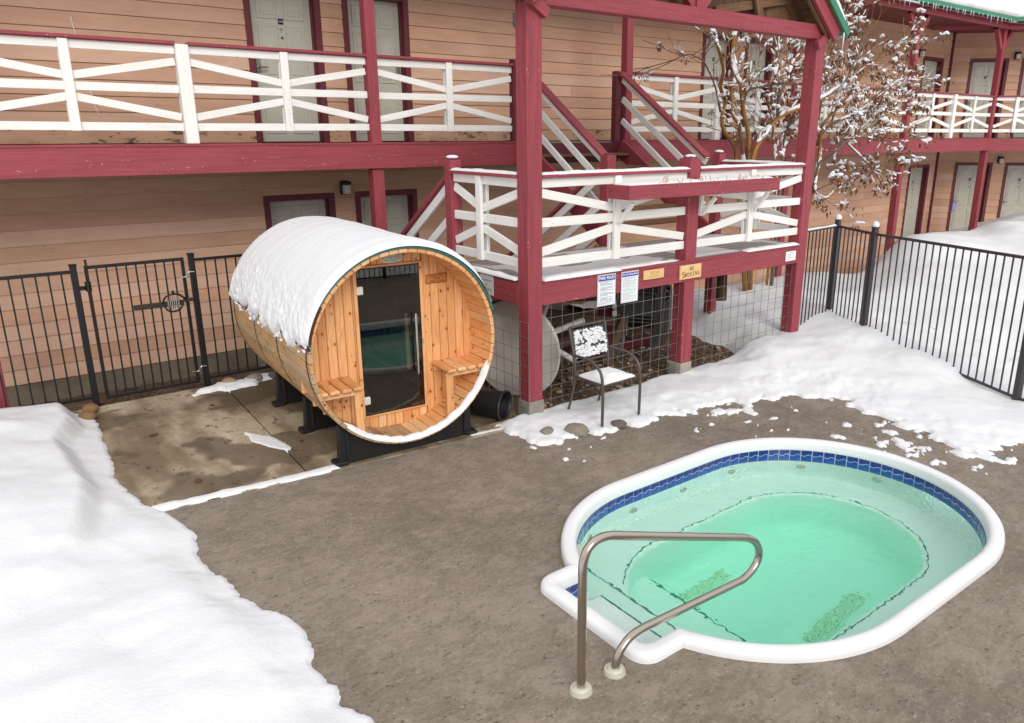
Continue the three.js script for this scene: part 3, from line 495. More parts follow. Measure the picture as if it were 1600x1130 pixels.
// stairs: flights run along z; up goes to the balcony, down to the ground under it
function stairFlight(name, label, xa, xb, zTop, yTop, zBot, yBot, n) {
  const o = thing(name, label, 'stairs');
  const dz = (zBot - zTop) / n, dy = (yTop - yBot) / n;
  for (const x of [xa, xb]) part('stringer', bar([x, yTop - .08, zTop], [x, yBot - .02, zBot + dz * .2], .28, .045), M.red, o);
  for (let i = 1; i < n; i++) for (const k of [0, 1]) part('tread', at(cbox(xb - xa - .05, .04, Math.abs(dz) * .48, .005), (xa + xb) / 2, yTop - i * dy, zTop + dz * (i - .5) + (k - .5) * dz * .5), M.brownWood, o);
  for (const x of [xa - .0, xb + .0]) {
    const r = sub('handrail', o), f = (t, h) => [x, lerp(yTop, yBot, t) + h, lerp(zTop, zBot, t)];
    part('rail_cap', bar(f(.0, 1.07), f(.97, 1.07), .04, .14), M.red, r);
    for (const [h, w] of [[.985, .085], [.69, .09], [.36, .09]]) part('rail_board', bar(f(.02, h), f(.96, h), w, .036), M.white, r);
  }
  return o;
}
stairFlight('stair_flight', 'open red and white stair flight climbing from the landing to the balcony', 6.98, 8.93, ZB + .06, 2.77, ZK - .05, 1.46, 7);
{ const o = thing('stair_flight', 'lower red and white stair flight dropping from the landing towards the ground floor doors', 'stairs');
  const xa = XL, xb = 6.8, n = 8, zTop = ZK - .05, yTop = 1.46, zBot = ZK - 2.3, yBot = -.05;
  for (const x of [xa, xb]) part('stringer', bar([x, yTop - .1, zTop], [x, yBot + .02, zBot], .26, .045), M.red, o);
  for (let i = 1; i < n; i++) part('tread', at(cbox(xb - xa - .05, .04, .26, .005), (xa + xb) / 2, lerp(yTop, yBot, i / n), lerp(zTop, zBot, (i - .5) / n)), M.brownWood, o);
  for (const x of [xa, xb]) { const r = sub('handrail', o), f = (t, h) => [x, lerp(yTop, yBot, t) + h, lerp(zTop, zBot, t)]; part('rail_cap', bar(f(.01, 1.02), f(1, 1.02), .04, .12), M.red, r); for (const h of [.92, .55, .2]) part('rail_board', bar(f(.02, h), f(1, h), .1, .036), M.white, r); post(x, zBot, -.3, .95, .12, M.red, o, 'newel'); }
}
// snow strips
function lumpStrip(A, B, w, h, name, label, amp = .35, seed2 = 0, pw = .55) {
  const a = V(...A), b = V(...B), L = a.distanceTo(b), n = Math.max(6, Math.round(L / .04)), dir = b.clone().sub(a).normalize(), side = dir.clone().cross(V(0, 1, 0)).normalize(), P = [], I = [], m = 8;
  for (let i = 0; i <= n; i++) { const t = i / n, e = Math.sqrt(sstep(0, .03, t) * sstep(1, .97, t)), hh = h * (1 + amp * 2 * NS(t * L * 3, seed2, 2, 3)) * (.15 + .85 * e), ww = w * (1 + amp * .5 * NS(t * L * 4 + 9, seed2, 2, 2)); for (let j = 0; j <= m; j++) { const q = Math.PI * j / m, p = a.clone().lerp(b, t).addScaledVector(side, -Math.cos(q) * ww / 2); p.y += Math.pow(Math.sin(q), pw) * hh - .002; P.push(p.x, p.y, p.z); } }
  for (let i = 0; i < n; i++) for (let j = 0; j < m; j++) { const k = i * (m + 1) + j, l = k + m + 1; I.push(k, k + 1, l, l, k + 1, l + 1); }
  const g = new THREE.BufferGeometry(); g.setAttribute('position', new THREE.Float32BufferAttribute(P, 3)); g.setIndex(I); g.computeVertexNormals();
  const mat = new THREE.MeshStandardMaterial({ color: new THREE.Color(.79, .795, .805), roughness: .9, side: THREE.DoubleSide });
  return solo(name, g, mat, label, 'snow');
}
lumpStrip([4.64, 2.515, ZF + .03], [6.78, 2.515, ZF + .03], .13, .03, 'snow_strip', 'thin snow line on the landing front rail between corner post and short capped post');
lumpStrip([6.95, 2.515, ZF + .03], [9.0, 2.515, ZF + .03], .13, .03, 'snow_strip', 'thin snow line on the landing front rail above the far half of the red shelf');
lumpStrip([4.515, 2.515, ZK + .07], [4.515, 2.515, ZF - .1], .12, .03, 'snow_strip', 'thin snow line on the landing rail facing the sauna');
lumpStrip([9.08, 2.515, ZK + .07], [9.08, 2.515, ZF - .1], .12, .03, 'snow_strip', 'thin snow line on the landing rail facing the snowy tree');
lumpStrip([4.66, 1.466, ZF + .05], [5.72, 1.466, ZF + .05], .13, .035, 'snow_strip', 'snow edge on the landing floor above the pool rules sign', .3, 3);
lumpStrip([5.72, 1.466, ZF + .02], [6.7, 1.466, ZF + .0], .1, .018, 'snow_strip', 'thin melting snow edge on the landing floor beside the small wooden sign', .6, 5);
lumpStrip([7.9, 1.466, ZF + .05], [9.0, 1.466, ZF + .05], .12, .03, 'snow_strip', 'snow edge on the landing floor near the small white notice', .3, 7);
lumpStrip([4.49, 1.466, ZK + .1], [4.49, 1.466, ZF - .1], .1, .035, 'snow_strip', 'snow edge on the landing floor above the sauna side notice', .3, 9);
for (const [x, z, l] of [[6.86, ZF, 'small snow cap on the short post in the middle of the landing front rail'], [XL - .02, ZK, 'small snow cap on the landing post behind the sauna'], [XR - .05, ZK, 'small snow cap on the post at the foot of the upper stairs']]) { const g = new THREE.SphereGeometry(.07, 12, 8); g.scale(1, .32, .9); solo('snow_tuft', at(g, x, 2.652, z), M.snowFine, l, 'snow'); }
lumpStrip([8.93, 3.15, -8.55], [8.93, 2.56, -7.65], .1, .02, 'snow_strip', 'snow dusting on the lower end of the upper stair handrail', .8, 11);
// thin slush sheet on the landing floor
{ const g = heightGrid((x, z) => 1.4665 + .006 * NS(x, z, 2.2, 4, 30) + .0005, XL + .1, XR - .1, ZK + .1, ZF - .02, .05); solo('slush_film', g, std({ color: new THREE.Color(.72, .71, .715), roughness: .5, bumpMap: snowBump, bumpScale: .004 }), 'patchy grey slush film on the landing floor', 'slush'); }

// shelf on the rail
{ const o = thing('rail_shelf', 'red boxed shelf on white brackets fixed outside the landing front rail', 'shelf');
  const x0 = 5.5, x1 = 8.0, z1 = -5.73, z0 = ZF + .1;
  part('shelf_board', at(cbox(x1 - x0 - .06, .03, z1 - z0 - .04, .003), (x0 + x1) / 2, 2.27, (z0 + z1) / 2), M.white, o);
  part('front_board', at(cbox(x1 - x0, .145, .04, .005), (x0 + x1) / 2, 2.32, z1), M.red, o);
  for (const x of [x0 + .02, x1 - .02]) part('end_board', at(cbox(z1 - z0 - .022, .145, .04, .005).rotateY(Math.PI / 2), x, 2.32, (z0 + z1) / 2 - .012), M.red, o);
  for (const x of [5.66, 6.97, 7.93]) { const b = sub('bracket', o); part('bracket_arm', bar([x, 2.235, z0 - .02], [x, 2.235, z1 - .04], .04, .045), M.white, b); part('bracket_post', bar([x, 1.98, z0 + .002], [x, 2.214, z0 + .002], .045, .045), M.white, b); part('bracket_strut', bar([x, 2.0, z0 + .03], [x, 2.2, z1 - .1], .045, .04), M.white, b); }
  lumpStrip([x0 + .02, 2.365, (z0 + z1) / 2 + .0], [x1 - .02, 2.365, (z0 + z1) / 2 + .0], z1 - z0 - .0, .05, 'snow_strip', 'snow lying along the red shelf with dry twigs in it', .25, 13);
  const tw = []; for (let i = 0; i < 46; i++) { const x = rr(5.9, 7.7), z = z1 + rr(-.06, .03); tw.push(bar([x, 2.40 + rr(-.06, .03), z], [x + rr(-.05, .05), 2.42 + rr(-.05, .06), z + rr(-.02, .03)], .005, .006, .001)); }
  tag(solo('dry_twigs', tw, std({ color: 0xb48a62, roughness: .9 }), 'dry straw bits on the snowy red shelf', 'twigs'), 'dry straw bits on the snowy red shelf', 'twigs', null, 'stuff');
}
// =====================================================================
// SIGNS
// =====================================================================
function sign(name, label, w, h, d, draw, pos, ry, backMat, px = 512) {
  const o = thing(name, label, 'sign', pos, ry);
  part('board', at(cbox(w, h, d, Math.min(.004, d / 3)), 0, 0, 0), backMat, o);
  part('face', at(quadUV(w * .97, h * .97), 0, 0, d / 2 + .001), std({ map: canvasTex(px, Math.round(px * h / w), draw), roughness: .45 }), o);
  return o;
}
const scrib = (k, x, y, w, s, col) => { k.fillStyle = col; let p = x; while (p < x + w) { const l = rr(s, s * 4); k.fillRect(p, y, Math.min(l, x + w - p), s * .8); p += l + s * .8; } };
sign('pool_rules_sign', 'white metal sign headed POOL RULES on the landing beam', .265, .345, .006, (k, w, h) => { k.fillStyle = '#e9edf2'; k.fillRect(0, 0, w, h); k.fillStyle = '#33399a'; k.fillRect(14, 14, w - 28, h * .17); k.fillStyle = '#fff'; k.font = 'bold 86px sans-serif'; k.textAlign = 'center'; k.fillText('POOL RULES', w / 2, h * .14, w - 60); for (let i = 0; i < 19; i++) { if (i % 5 === 4) continue; scrib(k, 70, h * .22 + i * h * .034, (i % 3 === 1 ? .45 : .72) * w + rr(-30, 20), 11, '#3c3f4a'); } k.fillStyle = '#33399a'; for (const y of [.885, .93]) scrib(k, 30, h * y, w * .85 - (y > .9 ? 120 : 0), 12, '#33399a'); k.strokeStyle = '#8c90c0'; k.lineWidth = 5; k.strokeRect(9, 9, w - 18, h - 18); }, [5.515, 1.27, ZF + .095], 0, M.whitePlastic);
sign('hot_tub_rules_sign', 'white metal sign headed Hot Tub Safety Rules on the landing beam', .262, .35, .006, (k, w, h) => { k.fillStyle = '#e4e8ea'; k.fillRect(0, 0, w, h); k.fillStyle = '#33399a'; k.fillRect(14, 14, w - 28, h * .13); k.fillStyle = '#fff'; k.font = 'bold 56px sans-serif'; k.textAlign = 'center'; k.fillText('Hot Tub Safety Rules', w / 2, h * .105, w - 60); for (let i = 0; i < 22; i++) { if (i === 10 || i === 14) continue; scrib(k, 50, h * .18 + i * h * .034, (i % 3 === 2 ? .4 : .76) * w + rr(-30, 10), 9, '#8b9094'); } k.strokeStyle = '#9a9ec4'; k.lineWidth = 5; k.strokeRect(9, 9, w - 18, h - 18); }, [5.862, 1.265, ZF + .095], 0, M.whitePlastic);
const woodSign = (k, w, h) => { k.fillStyle = '#e9c48a'; k.fillRect(0, 0, w, h); for (let i = 0; i < 60; i++) { k.fillStyle = `rgba(${170 + rnd() * 60},${110 + rnd() * 40},60,.12)`; k.fillRect(0, rnd() * h, w, 1 + rnd() * 5); } };
sign('wooden_sign', 'small pale wooden plaque with faint burnt lettering HOT TUB', .325, .105, .022, (k, w, h) => { woodSign(k, w, h); k.fillStyle = '#a8764a'; k.font = 'bold 58px sans-serif'; k.textAlign = 'center'; k.fillText('HOT TUB', w * .52, h * .44); scrib(k, w * .38, h * .52, w * .3, 12, '#b98a5a'); scrib(k, w * .2, h * .72, w * .62, 14, '#a8764a'); }, [6.225, 1.368, ZF + .102], 0, M.pine[0]);
sign('wooden_sign', 'pale wooden plaque with burnt lettering NO SMOKING below the short post', .37, .165, .024, (k, w, h) => { woodSign(k, w, h); k.fillStyle = '#3a1c0e'; k.textAlign = 'center'; k.font = 'bold 92px monospace'; k.fillText('NO', w * .53, h * .42); const s = 'SMOKING'; k.font = 'bold 96px monospace'; [...s].forEach((c, i) => { k.font = `bold ${i === 0 ? 128 : 92}px monospace`; k.fillText(c, w * (.14 + i * .122), h * (.86 - i * .012)); }); }, [6.84, 1.332, ZF + .104], 0, M.pine[0]);
sign('paper_notice', 'small white notice on the landing beam by the far corner post', .225, .13, .004, (k, w, h) => { k.fillStyle = '#efeeee'; k.fillRect(0, 0, w, h); [[.3, .1, .4], [.16, .28, .66], [.14, .45, .4], [.12, .62, .7], [.12, .79, .45]].forEach(([x, y, l]) => scrib(k, w * x, h * y, w * l, 16, '#777')); }, [8.84, 1.325, ZF + .093], 0, M.whitePlastic);
sign('paper_notice', 'grey NO SMOKING notice on the landing side beam next to the sauna', .26, .215, .004, (k, w, h) => { k.fillStyle = '#cfcccb'; k.fillRect(0, 0, w, h); k.fillStyle = '#2c2a2a'; k.font = 'bold 62px serif'; k.textAlign = 'center'; k.fillText('NO SMOKING', w / 2, h * .32, w * .86); k.fillText('IN', w / 2, h * .55); k.fillText('POOL AREA', w / 2, h * .78, w * .86); }, [XL - .094, 1.342, -6.80], -Math.PI / 2, M.whitePlastic);
sign('direction_sign', 'blue sign with white lettering on the upper wall behind the corner post', .34, .21, .01, (k, w, h) => { k.fillStyle = '#1d3f7e'; k.fillRect(0, 0, w, h); k.strokeStyle = '#b8c4dc'; k.lineWidth = 12; k.strokeRect(10, 10, w - 20, h - 20); k.fillStyle = '#dfe6f2'; k.textAlign = 'center'; k.font = 'bold 66px sans-serif'; k.fillText('ICE', w / 2, 92); k.fillText('LAUNDRY', w / 2, 160); k.beginPath(); k.moveTo(150, 205); k.lineTo(220, 180); k.lineTo(220, 195); k.lineTo(360, 195); k.lineTo(360, 215); k.lineTo(220, 215); k.lineTo(220, 230); k.fill(); k.font = 'bold 56px sans-serif'; k.fillText('CORNER', w / 2, 285); }, [8.085, 4.695, ZW + .035], 0, M.plastic);
// =====================================================================
// BARREL SAUNA
// =====================================================================
const TH = 3.2 * Math.PI / 180, SR = .908, SL = 2.62;
const sauna = thing('barrel_sauna', 'round wooden barrel sauna with glass door and porch benches', 'sauna', [3.098, 1.028, -6.034], -TH);
// local frame: x across the front, y up, z towards the viewer (depth is -z)
{
  const N = 62, st = sub('stave_ring', sauna);
  const wS = 2 * Math.PI * (SR - .018) / N - .0055;
  for (let i = 0; i < N; i++) { const a = (i + .5) / N * Math.PI * 2; const g = cbox(SL, .038, wS, .005); g.rotateY(Math.PI / 2); // length along z
    const m = new THREE.Matrix4().makeRotationZ(a - Math.PI / 2); m.setPosition(Math.cos(a) * (SR - .019), Math.sin(a) * (SR - .019), -SL / 2);
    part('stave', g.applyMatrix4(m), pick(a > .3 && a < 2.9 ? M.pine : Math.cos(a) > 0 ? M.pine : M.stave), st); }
  // hoops
  for (const d of [.07, .95, 1.73, 2.56]) part('hoop', at(new THREE.CylinderGeometry(SR + .003, SR + .003, .03, 96, 1, true).rotateX(Math.PI / 2), 0, 0, -d), new THREE.MeshStandardMaterial({ color: 0x2f2c2a, roughness: .5, metalness: .4, side: THREE.DoubleSide }), sauna);
  part('hoop_clamp', [at(cbox(.16, .05, .04, .008), -.42, -.79, .0 - .05, 0, 0, -.55), rod([[-.5, -.72, -.05], [-.3, -.84, -.05]], .008)], M.hoop, sauna);
  // weathered end ring: grey lower, brown felt on the upper left, dark green shingle edge under the snow
  const arc = (r0, r1, a0, a1, z0, z1, n = 60) => { const P = []; const q = (A, B, C, D) => P.push(...A, ...B, ...C, ...A, ...C, ...D); const p = (r, a, z) => [r * Math.cos(a), r * Math.sin(a), z]; for (let i = 0; i < n; i++) { const a = lerp(a0, a1, i / n), b = lerp(a0, a1, (i + 1) / n); q(p(r0, a, z0), p(r1, a, z0), p(r1, b, z0), p(r0, b, z0)); q(p(r1, a, z0), p(r1, a, z1), p(r1, b, z1), p(r1, b, z0)); q(p(r0, a, z1), p(r0, a, z0), p(r0, b, z0), p(r0, b, z1)); q(p(r1, a, z1), p(r0, a, z1), p(r0, b, z1), p(r1, b, z1)); } return fromTris(P); };
  const D = Math.PI / 180;
  part('roof_edge', arc(SR + .002, SR + .022, 16 * D, 148 * D, .012, -SL), M.teal, sauna);
  part('roof_edge', arc(SR - .012, SR + .014, 148 * D, 172.5 * D, .008, -SL), std({ color: 0x4c2c1f, roughness: .85 }), sauna, 'dark brown lower roof edge strip');
  // front wall at depth .4
  const zf = -.40, Ri = SR - .039, n = 20, wP = 2 * Ri / n;
  const dx0 = -.30, dx1 = .32, dy0 = -.715, dy1 = .70;
  const wall = sub('front_wall', sauna);
  for (let i = 0; i < n; i++) { const x0 = -Ri + i * wP, x1 = x0 + wP, xm = Math.abs((x0 + x1) / 2), h = Math.sqrt(Math.max(.0001, Ri * Ri - Math.min(x0 * x0, x1 * x1)));
    const add = (a, b, y0, y1) => { if (b - a < .012 || y1 - y0 < .03) return; const g = cbox(y1 - y0, b - a - .004, .04, .006).rotateZ(Math.PI / 2); part('plank', at(g, (a + b) / 2, (y0 + y1) / 2, zf - .02 + rr(-.001, .001)), pick(M.pine), wall); };
    const fx0 = dx0 - .035, fx1 = dx1 + .035;
    if (x1 <= fx0 || x0 >= fx1) add(x0, x1, -h, h); else { if (x0 < fx0) add(x0, fx0, -h, h); if (x1 > fx1) add(fx1, x1, -h, h); const a = Math.max(x0, fx0), b = Math.min(x1, fx1); add(a, b, -h, dy0 - .02); add(a, b, dy1 + .02, h); } }
  const fr = sub('door_frame', sauna);
  for (const x of [dx0 - .018, dx1 + .018]) part('frame_post', at(cbox(dy1 - dy0 + .04, .034, .07, .004).rotateZ(Math.PI / 2), x, (dy0 + dy1) / 2, zf - .02), pick(M.pine), fr);
  for (const y of [dy0 - .01, dy1 + .01]) part('frame_rail', at(cbox(dx1 - dx0, .02, .07, .003), .01, y, zf - .02), pick(M.pine), fr);
  const dg = sub('glass_door', sauna);
  part('glass', at(cbox(dx1 - dx0 - .012, dy1 - dy0 - .014, .0001, .00004), .01, (dy0 + dy1) / 2, zf + .005), new THREE.MeshPhysicalMaterial({ color: new THREE.Color(.58, .60, .56), transmission: 1, thickness: 0, roughness: .015, ior: 1.75, specularIntensity: 1 }), dg);
  part('seal', [at(cbox(.012, dy1 - dy0, .016, .003), dx1 - .004, (dy0 + dy1) / 2, zf), at(cbox(dx1 - dx0, .012, .016, .003), .01, dy0 + .004, zf), at(cbox(dx1 - dx0, .014, .016, .003), .01, dy1 - .005, zf)], M.black, dg);
  part('handle', [rod([[.245, .23, zf + .055], [.245, -.37, zf + .055]], .012, 12), rod([[.245, .15, zf - .01], [.245, .15, zf + .055]], .006, 8), rod([[.245, -.29, zf - .01], [.245, -.29, zf + .055]], .006, 8)], M.chrome, dg, 'outer steel bar handle');
  part('handle', at(cbox(.56, .035, .03, .006).rotateZ(Math.PI / 2), .19, -.06, zf - .05), M.pine[0], dg, 'inner wooden bar handle');
  for (const y of [.50, -.56]) part('hinge', at(cbox(.065, .075, .03, .006), dx0 + .02, y, zf + .012), M.whitePlastic, dg);
  part('latch', at(cbox(.018, .05, .02, .003), dx1 - .002, -.06, zf + .02), M.chrome, dg);
  // interior: back wall, bench, dark floor
  const inr = sub('interior', sauna);
  part('back_wall', at(cyl(Ri, Ri, .04, 48).rotateX(Math.PI / 2), 0, 0, -SL + .16), M.brownWood, inr);
  part('inner_bench', [at(cbox(1.5, .04, .5, .004), 0, -.35, -SL + .5), at(cbox(.45, .04, 1.5, .004), -.5, -.35, -1.4), at(cbox(.45, .04, 1.5, .004), .5, -.35, -1.4)], M.brownWood, inr);
  part('inner_floor', at(cbox(1.1, .03, 1.9, .004), 0, -.72, -1.45), M.oldWood, inr);
  // vent lamp over the door
  const lamp = sub('bulkhead_lamp', sauna);
  const el = (rx, ry, d) => { const s = new THREE.Shape(); s.absellipse(0, 0, rx, ry, 0, Math.PI * 2); return new THREE.ExtrudeGeometry(s, { depth: d, bevelEnabled: true, bevelSize: .006, bevelThickness: .008, bevelSegments: 2, curveSegments: 24 }); };
  part('lamp_base', at(el(.105, .045, .015), .045, .775, zf), M.whitePlastic, lamp);
  part('lamp_glass', at(el(.088, .032, .02), .045, .775, zf + .012), std({ color: 0xb8c2b4, roughness: .15 }), lamp);
  part('lamp_cage', [rod([[-.06, .775, zf + .05], [.15, .775, zf + .05]], .003, 6), rod([[.045, .73, zf + .05], [.045, .82, zf + .05]], .003, 6), rod([[.1, .735, zf + .05], [.1, .815, zf + .05]], .003, 6)], M.whitePlastic, lamp);
  // porch benches
  for (const s of [-1, 1]) {
    const b = sub('porch_bench', sauna), xin = s > 0 ? .40 : -.425, w = .43, k = 4, sw = w / k;
    for (let i = 0; i < k; i++) part('slat', at(cbox(.385, .04, sw - .014, .014).rotateY(Math.PI / 2), xin + s * (i + .5) * sw, -.305, -.215), pick(M.pine), b);
    part('bench_rail', at(cbox(w - .05, .045, .035, .004), xin + s * (w / 2 - .01), -.35, -.10), pick(M.pine), b);
    part('bench_rail', at(cbox(w - .05, .045, .035, .004), xin + s * (w / 2 - .01), -.35, -.36), pick(M.pine), b);
    part('leg', at(cbox(s > 0 ? .43 : .40, .075, .045, .004).rotateZ(Math.PI / 2), xin + s * .045, s > 0 ? -.56 : -.555, -.10), pick(M.pine), b);
  }
  // cradles
  for (const d of [.18, 1.15, 2.1]) {
    const c = new THREE.Shape(); const y0 = -1.03, r = SR + .006, w = .69;
    c.moveTo(-w, y0); c.lineTo(-w + .02, y0 + .06); c.lineTo(-w + .035, y0 + .37); c.lineTo(-.60, -.68);
    const a0 = Math.atan2(-.68, -.60) + Math.PI * 2, a1 = Math.PI * 2 - Math.atan2(.68, .60); for (let i = 0; i <= 20; i++) { const a = lerp(a0, a1, i / 20); c.lineTo(r * Math.cos(a), r * Math.sin(a)); }
    c.lineTo(w - .035, y0 + .37); c.lineTo(w - .02, y0 + .06); c.lineTo(w, y0); c.closePath();
    part('cradle', [at(new THREE.ExtrudeGeometry(c, { depth: .07, bevelEnabled: true, bevelSize: .008, bevelThickness: .008, bevelSegments: 2 }), 0, 0, -d), ...[-1, 1].map((s) => at(cbox(.12, .05, .15, .01), s * (w - .02), y0 + .025, -d + .035)), ...[-1, 1].map((s) => at(cbox(.03, .3, .13, .008), s * (w - .09), y0 + .18, -d + .035))], M.plastic, sauna);
  }
}
const sw = (x, y, z) => { const q = V(x, y, z).applyAxisAngle(V(0, 1, 0), -TH); return [q.x + 3.098, q.y + 1.028, q.z - 6.034]; };
{ const w = sw(.497, .537, -.395); sign('wooden_sign', 'carved wooden sign reading PLEASE KEEP SAUNA DOOR CLOSED beside the glass door', .225, .09, .016, (k, W, H) => { k.fillStyle = '#c9813f'; k.fillRect(0, 0, W, H); for (let i = 0; i < 40; i++) { k.fillStyle = `rgba(${110 + rnd() * 90},${50 + rnd() * 40},20,.18)`; k.fillRect(0, rnd() * H, W, 1 + rnd() * 5); } k.strokeStyle = '#3a1c0c'; k.lineWidth = 14; k.strokeRect(5, 5, W - 10, H - 10); k.fillStyle = '#2a1208'; k.textAlign = 'center'; k.font = 'bold 52px monospace'; k.fillText('PLEASE KEEP', W * .48, H * .34, W * .8); k.fillText('SAUNA', W * .52, H * .60); k.fillText('DOOR CLOSED', W * .54, H * .88, W * .84); }, w, -TH, M.pineRed[0]); }
{ // snow blanket over the barrel
  const na = 150, nd = 130, P = [], UV = [], I = [], a0 = 21, a1 = 181;
  for (let i = 0; i <= na; i++) for (let j = 0; j <= nd; j++) {
    const a = lerp(a0, a1, i / na), d = lerp(-.035, SL - .02, j / nd), x = a / 180 * Math.PI * SR;
    const rough = sstep(125, 165, a);
    const edgeL = 172.5 + 14 * NS(d, 3, 3.2, 3, 2) + 8 * NS(d, 9, 14, 2, 2) + (NS(d, 5, 1.5, 2) > .12 ? 3 : 0);
    let t = (.055 + .02 * NS(x, d, 1.8, 2, 11) + .016 * NS(x * .3, d * 5, 2.4, 3, 21)) * sstep(a0, a0 + 26, a) ** .6;
    t *= lerp(1, .72, sstep(90, 150, a)); t *= sstep(SL, SL - .12, d) * .35 + .65;
    t += rough * (.034 * NS(x, d, 30, 3, 31) + .022 * NS(x, d, 12, 2, 41)) + .004 * NS(x, d, 40, 2, 1) ;
    t *= sstep(edgeL, edgeL - 5, a); if (a > edgeL) t = -.02;
    t *= .12 + .88 * Math.sqrt(sstep(-.035, .05, d)); if (j === 0) t = Math.min(t, .004);
    const r = SR + .022 * sstep(edgeL + 1, edgeL - 2, a) + t; const q = a * Math.PI / 180, w = sw(Math.cos(q) * r, Math.sin(q) * r, -d); P.push(...w); UV.push(x, d);
  }
  for (let i = 0; i < na; i++) for (let j = 0; j < nd; j++) { const k = i * (nd + 1) + j, l = k + nd + 1; I.push(k, k + 1, l, l, k + 1, l + 1); }
  const g = new THREE.BufferGeometry(); g.setAttribute('position', new THREE.Float32BufferAttribute(P, 3)); g.setAttribute('uv', new THREE.Float32BufferAttribute(UV, 2)); g.setIndex(I); g.computeVertexNormals();
  solo('snow_blanket', g, new THREE.MeshStandardMaterial({ color: new THREE.Color(.79, .795, .805), roughness: .88, bumpMap: snowBump, bumpScale: .005, side: THREE.DoubleSide }), 'thick ribbed snow blanket over the barrel sauna roof', 'snow');
  // snow clumps at the ragged edge
  const cl = []; for (let k = 0; k < 90; k++) { const d = rr(.02, SL - .1), a = (170 + rr(-4, 7)) * Math.PI / 180, s = rr(.008, .024), g2 = new THREE.IcosahedronGeometry(s, 1); g2.scale(1, rr(.7, 1.2), rr(.8, 1.6)); cl.push(at(g2, ...sw(Math.cos(a) * (SR + s * .35), Math.sin(a) * (SR + s * .35), -d))); }
  tag(solo('snow_crumbs', cl, M.snowFine, 'snow crumbs clinging to the barrel side below the snow blanket', 'snow'), 'snow crumbs clinging to the barrel side below the snow blanket', 'snow', null, 'stuff');
  // snow on the inner lip of the porch
  const Q = [], J = [], n = 90, m = 8; for (let i = 0; i <= n; i++) { const t = i / n, a = lerp(222, 343, t) * Math.PI / 180, e = Math.sqrt(sstep(0, .06, t) * sstep(1, .95, t)), w = (.06 + .03 * NS(t * 8, 1, 2, 3)) * e + .004, h = (.026 + .03 * NS(t * 14, 4, 2, 3)) * e + .002; for (let j = 0; j <= m; j++) { const b = Math.PI * j / m, r = SR - .04 - Math.sin(b) * h + .018 * Math.max(0, Math.cos(b)), z = Math.cos(b) * w * .6 - .03; Q.push(...sw(Math.cos(a) * r, Math.sin(a) * r, z + .008)); } }
  for (let i = 0; i < n; i++) for (let j = 0; j < m; j++) { const k = i * (m + 1) + j, l = k + m + 1; J.push(k, k + 1, l, l, k + 1, l + 1); }
  const g3 = new THREE.BufferGeometry(); g3.setAttribute('position', new THREE.Float32BufferAttribute(Q, 3)); g3.setIndex(J); g3.computeVertexNormals();
  solo('snow_strip', g3, new THREE.MeshStandardMaterial({ color: new THREE.Color(.79, .795, .805), roughness: .9, side: THREE.DoubleSide }), 'curved snow strip along the bottom front lip of the sauna porch', 'snow');
}
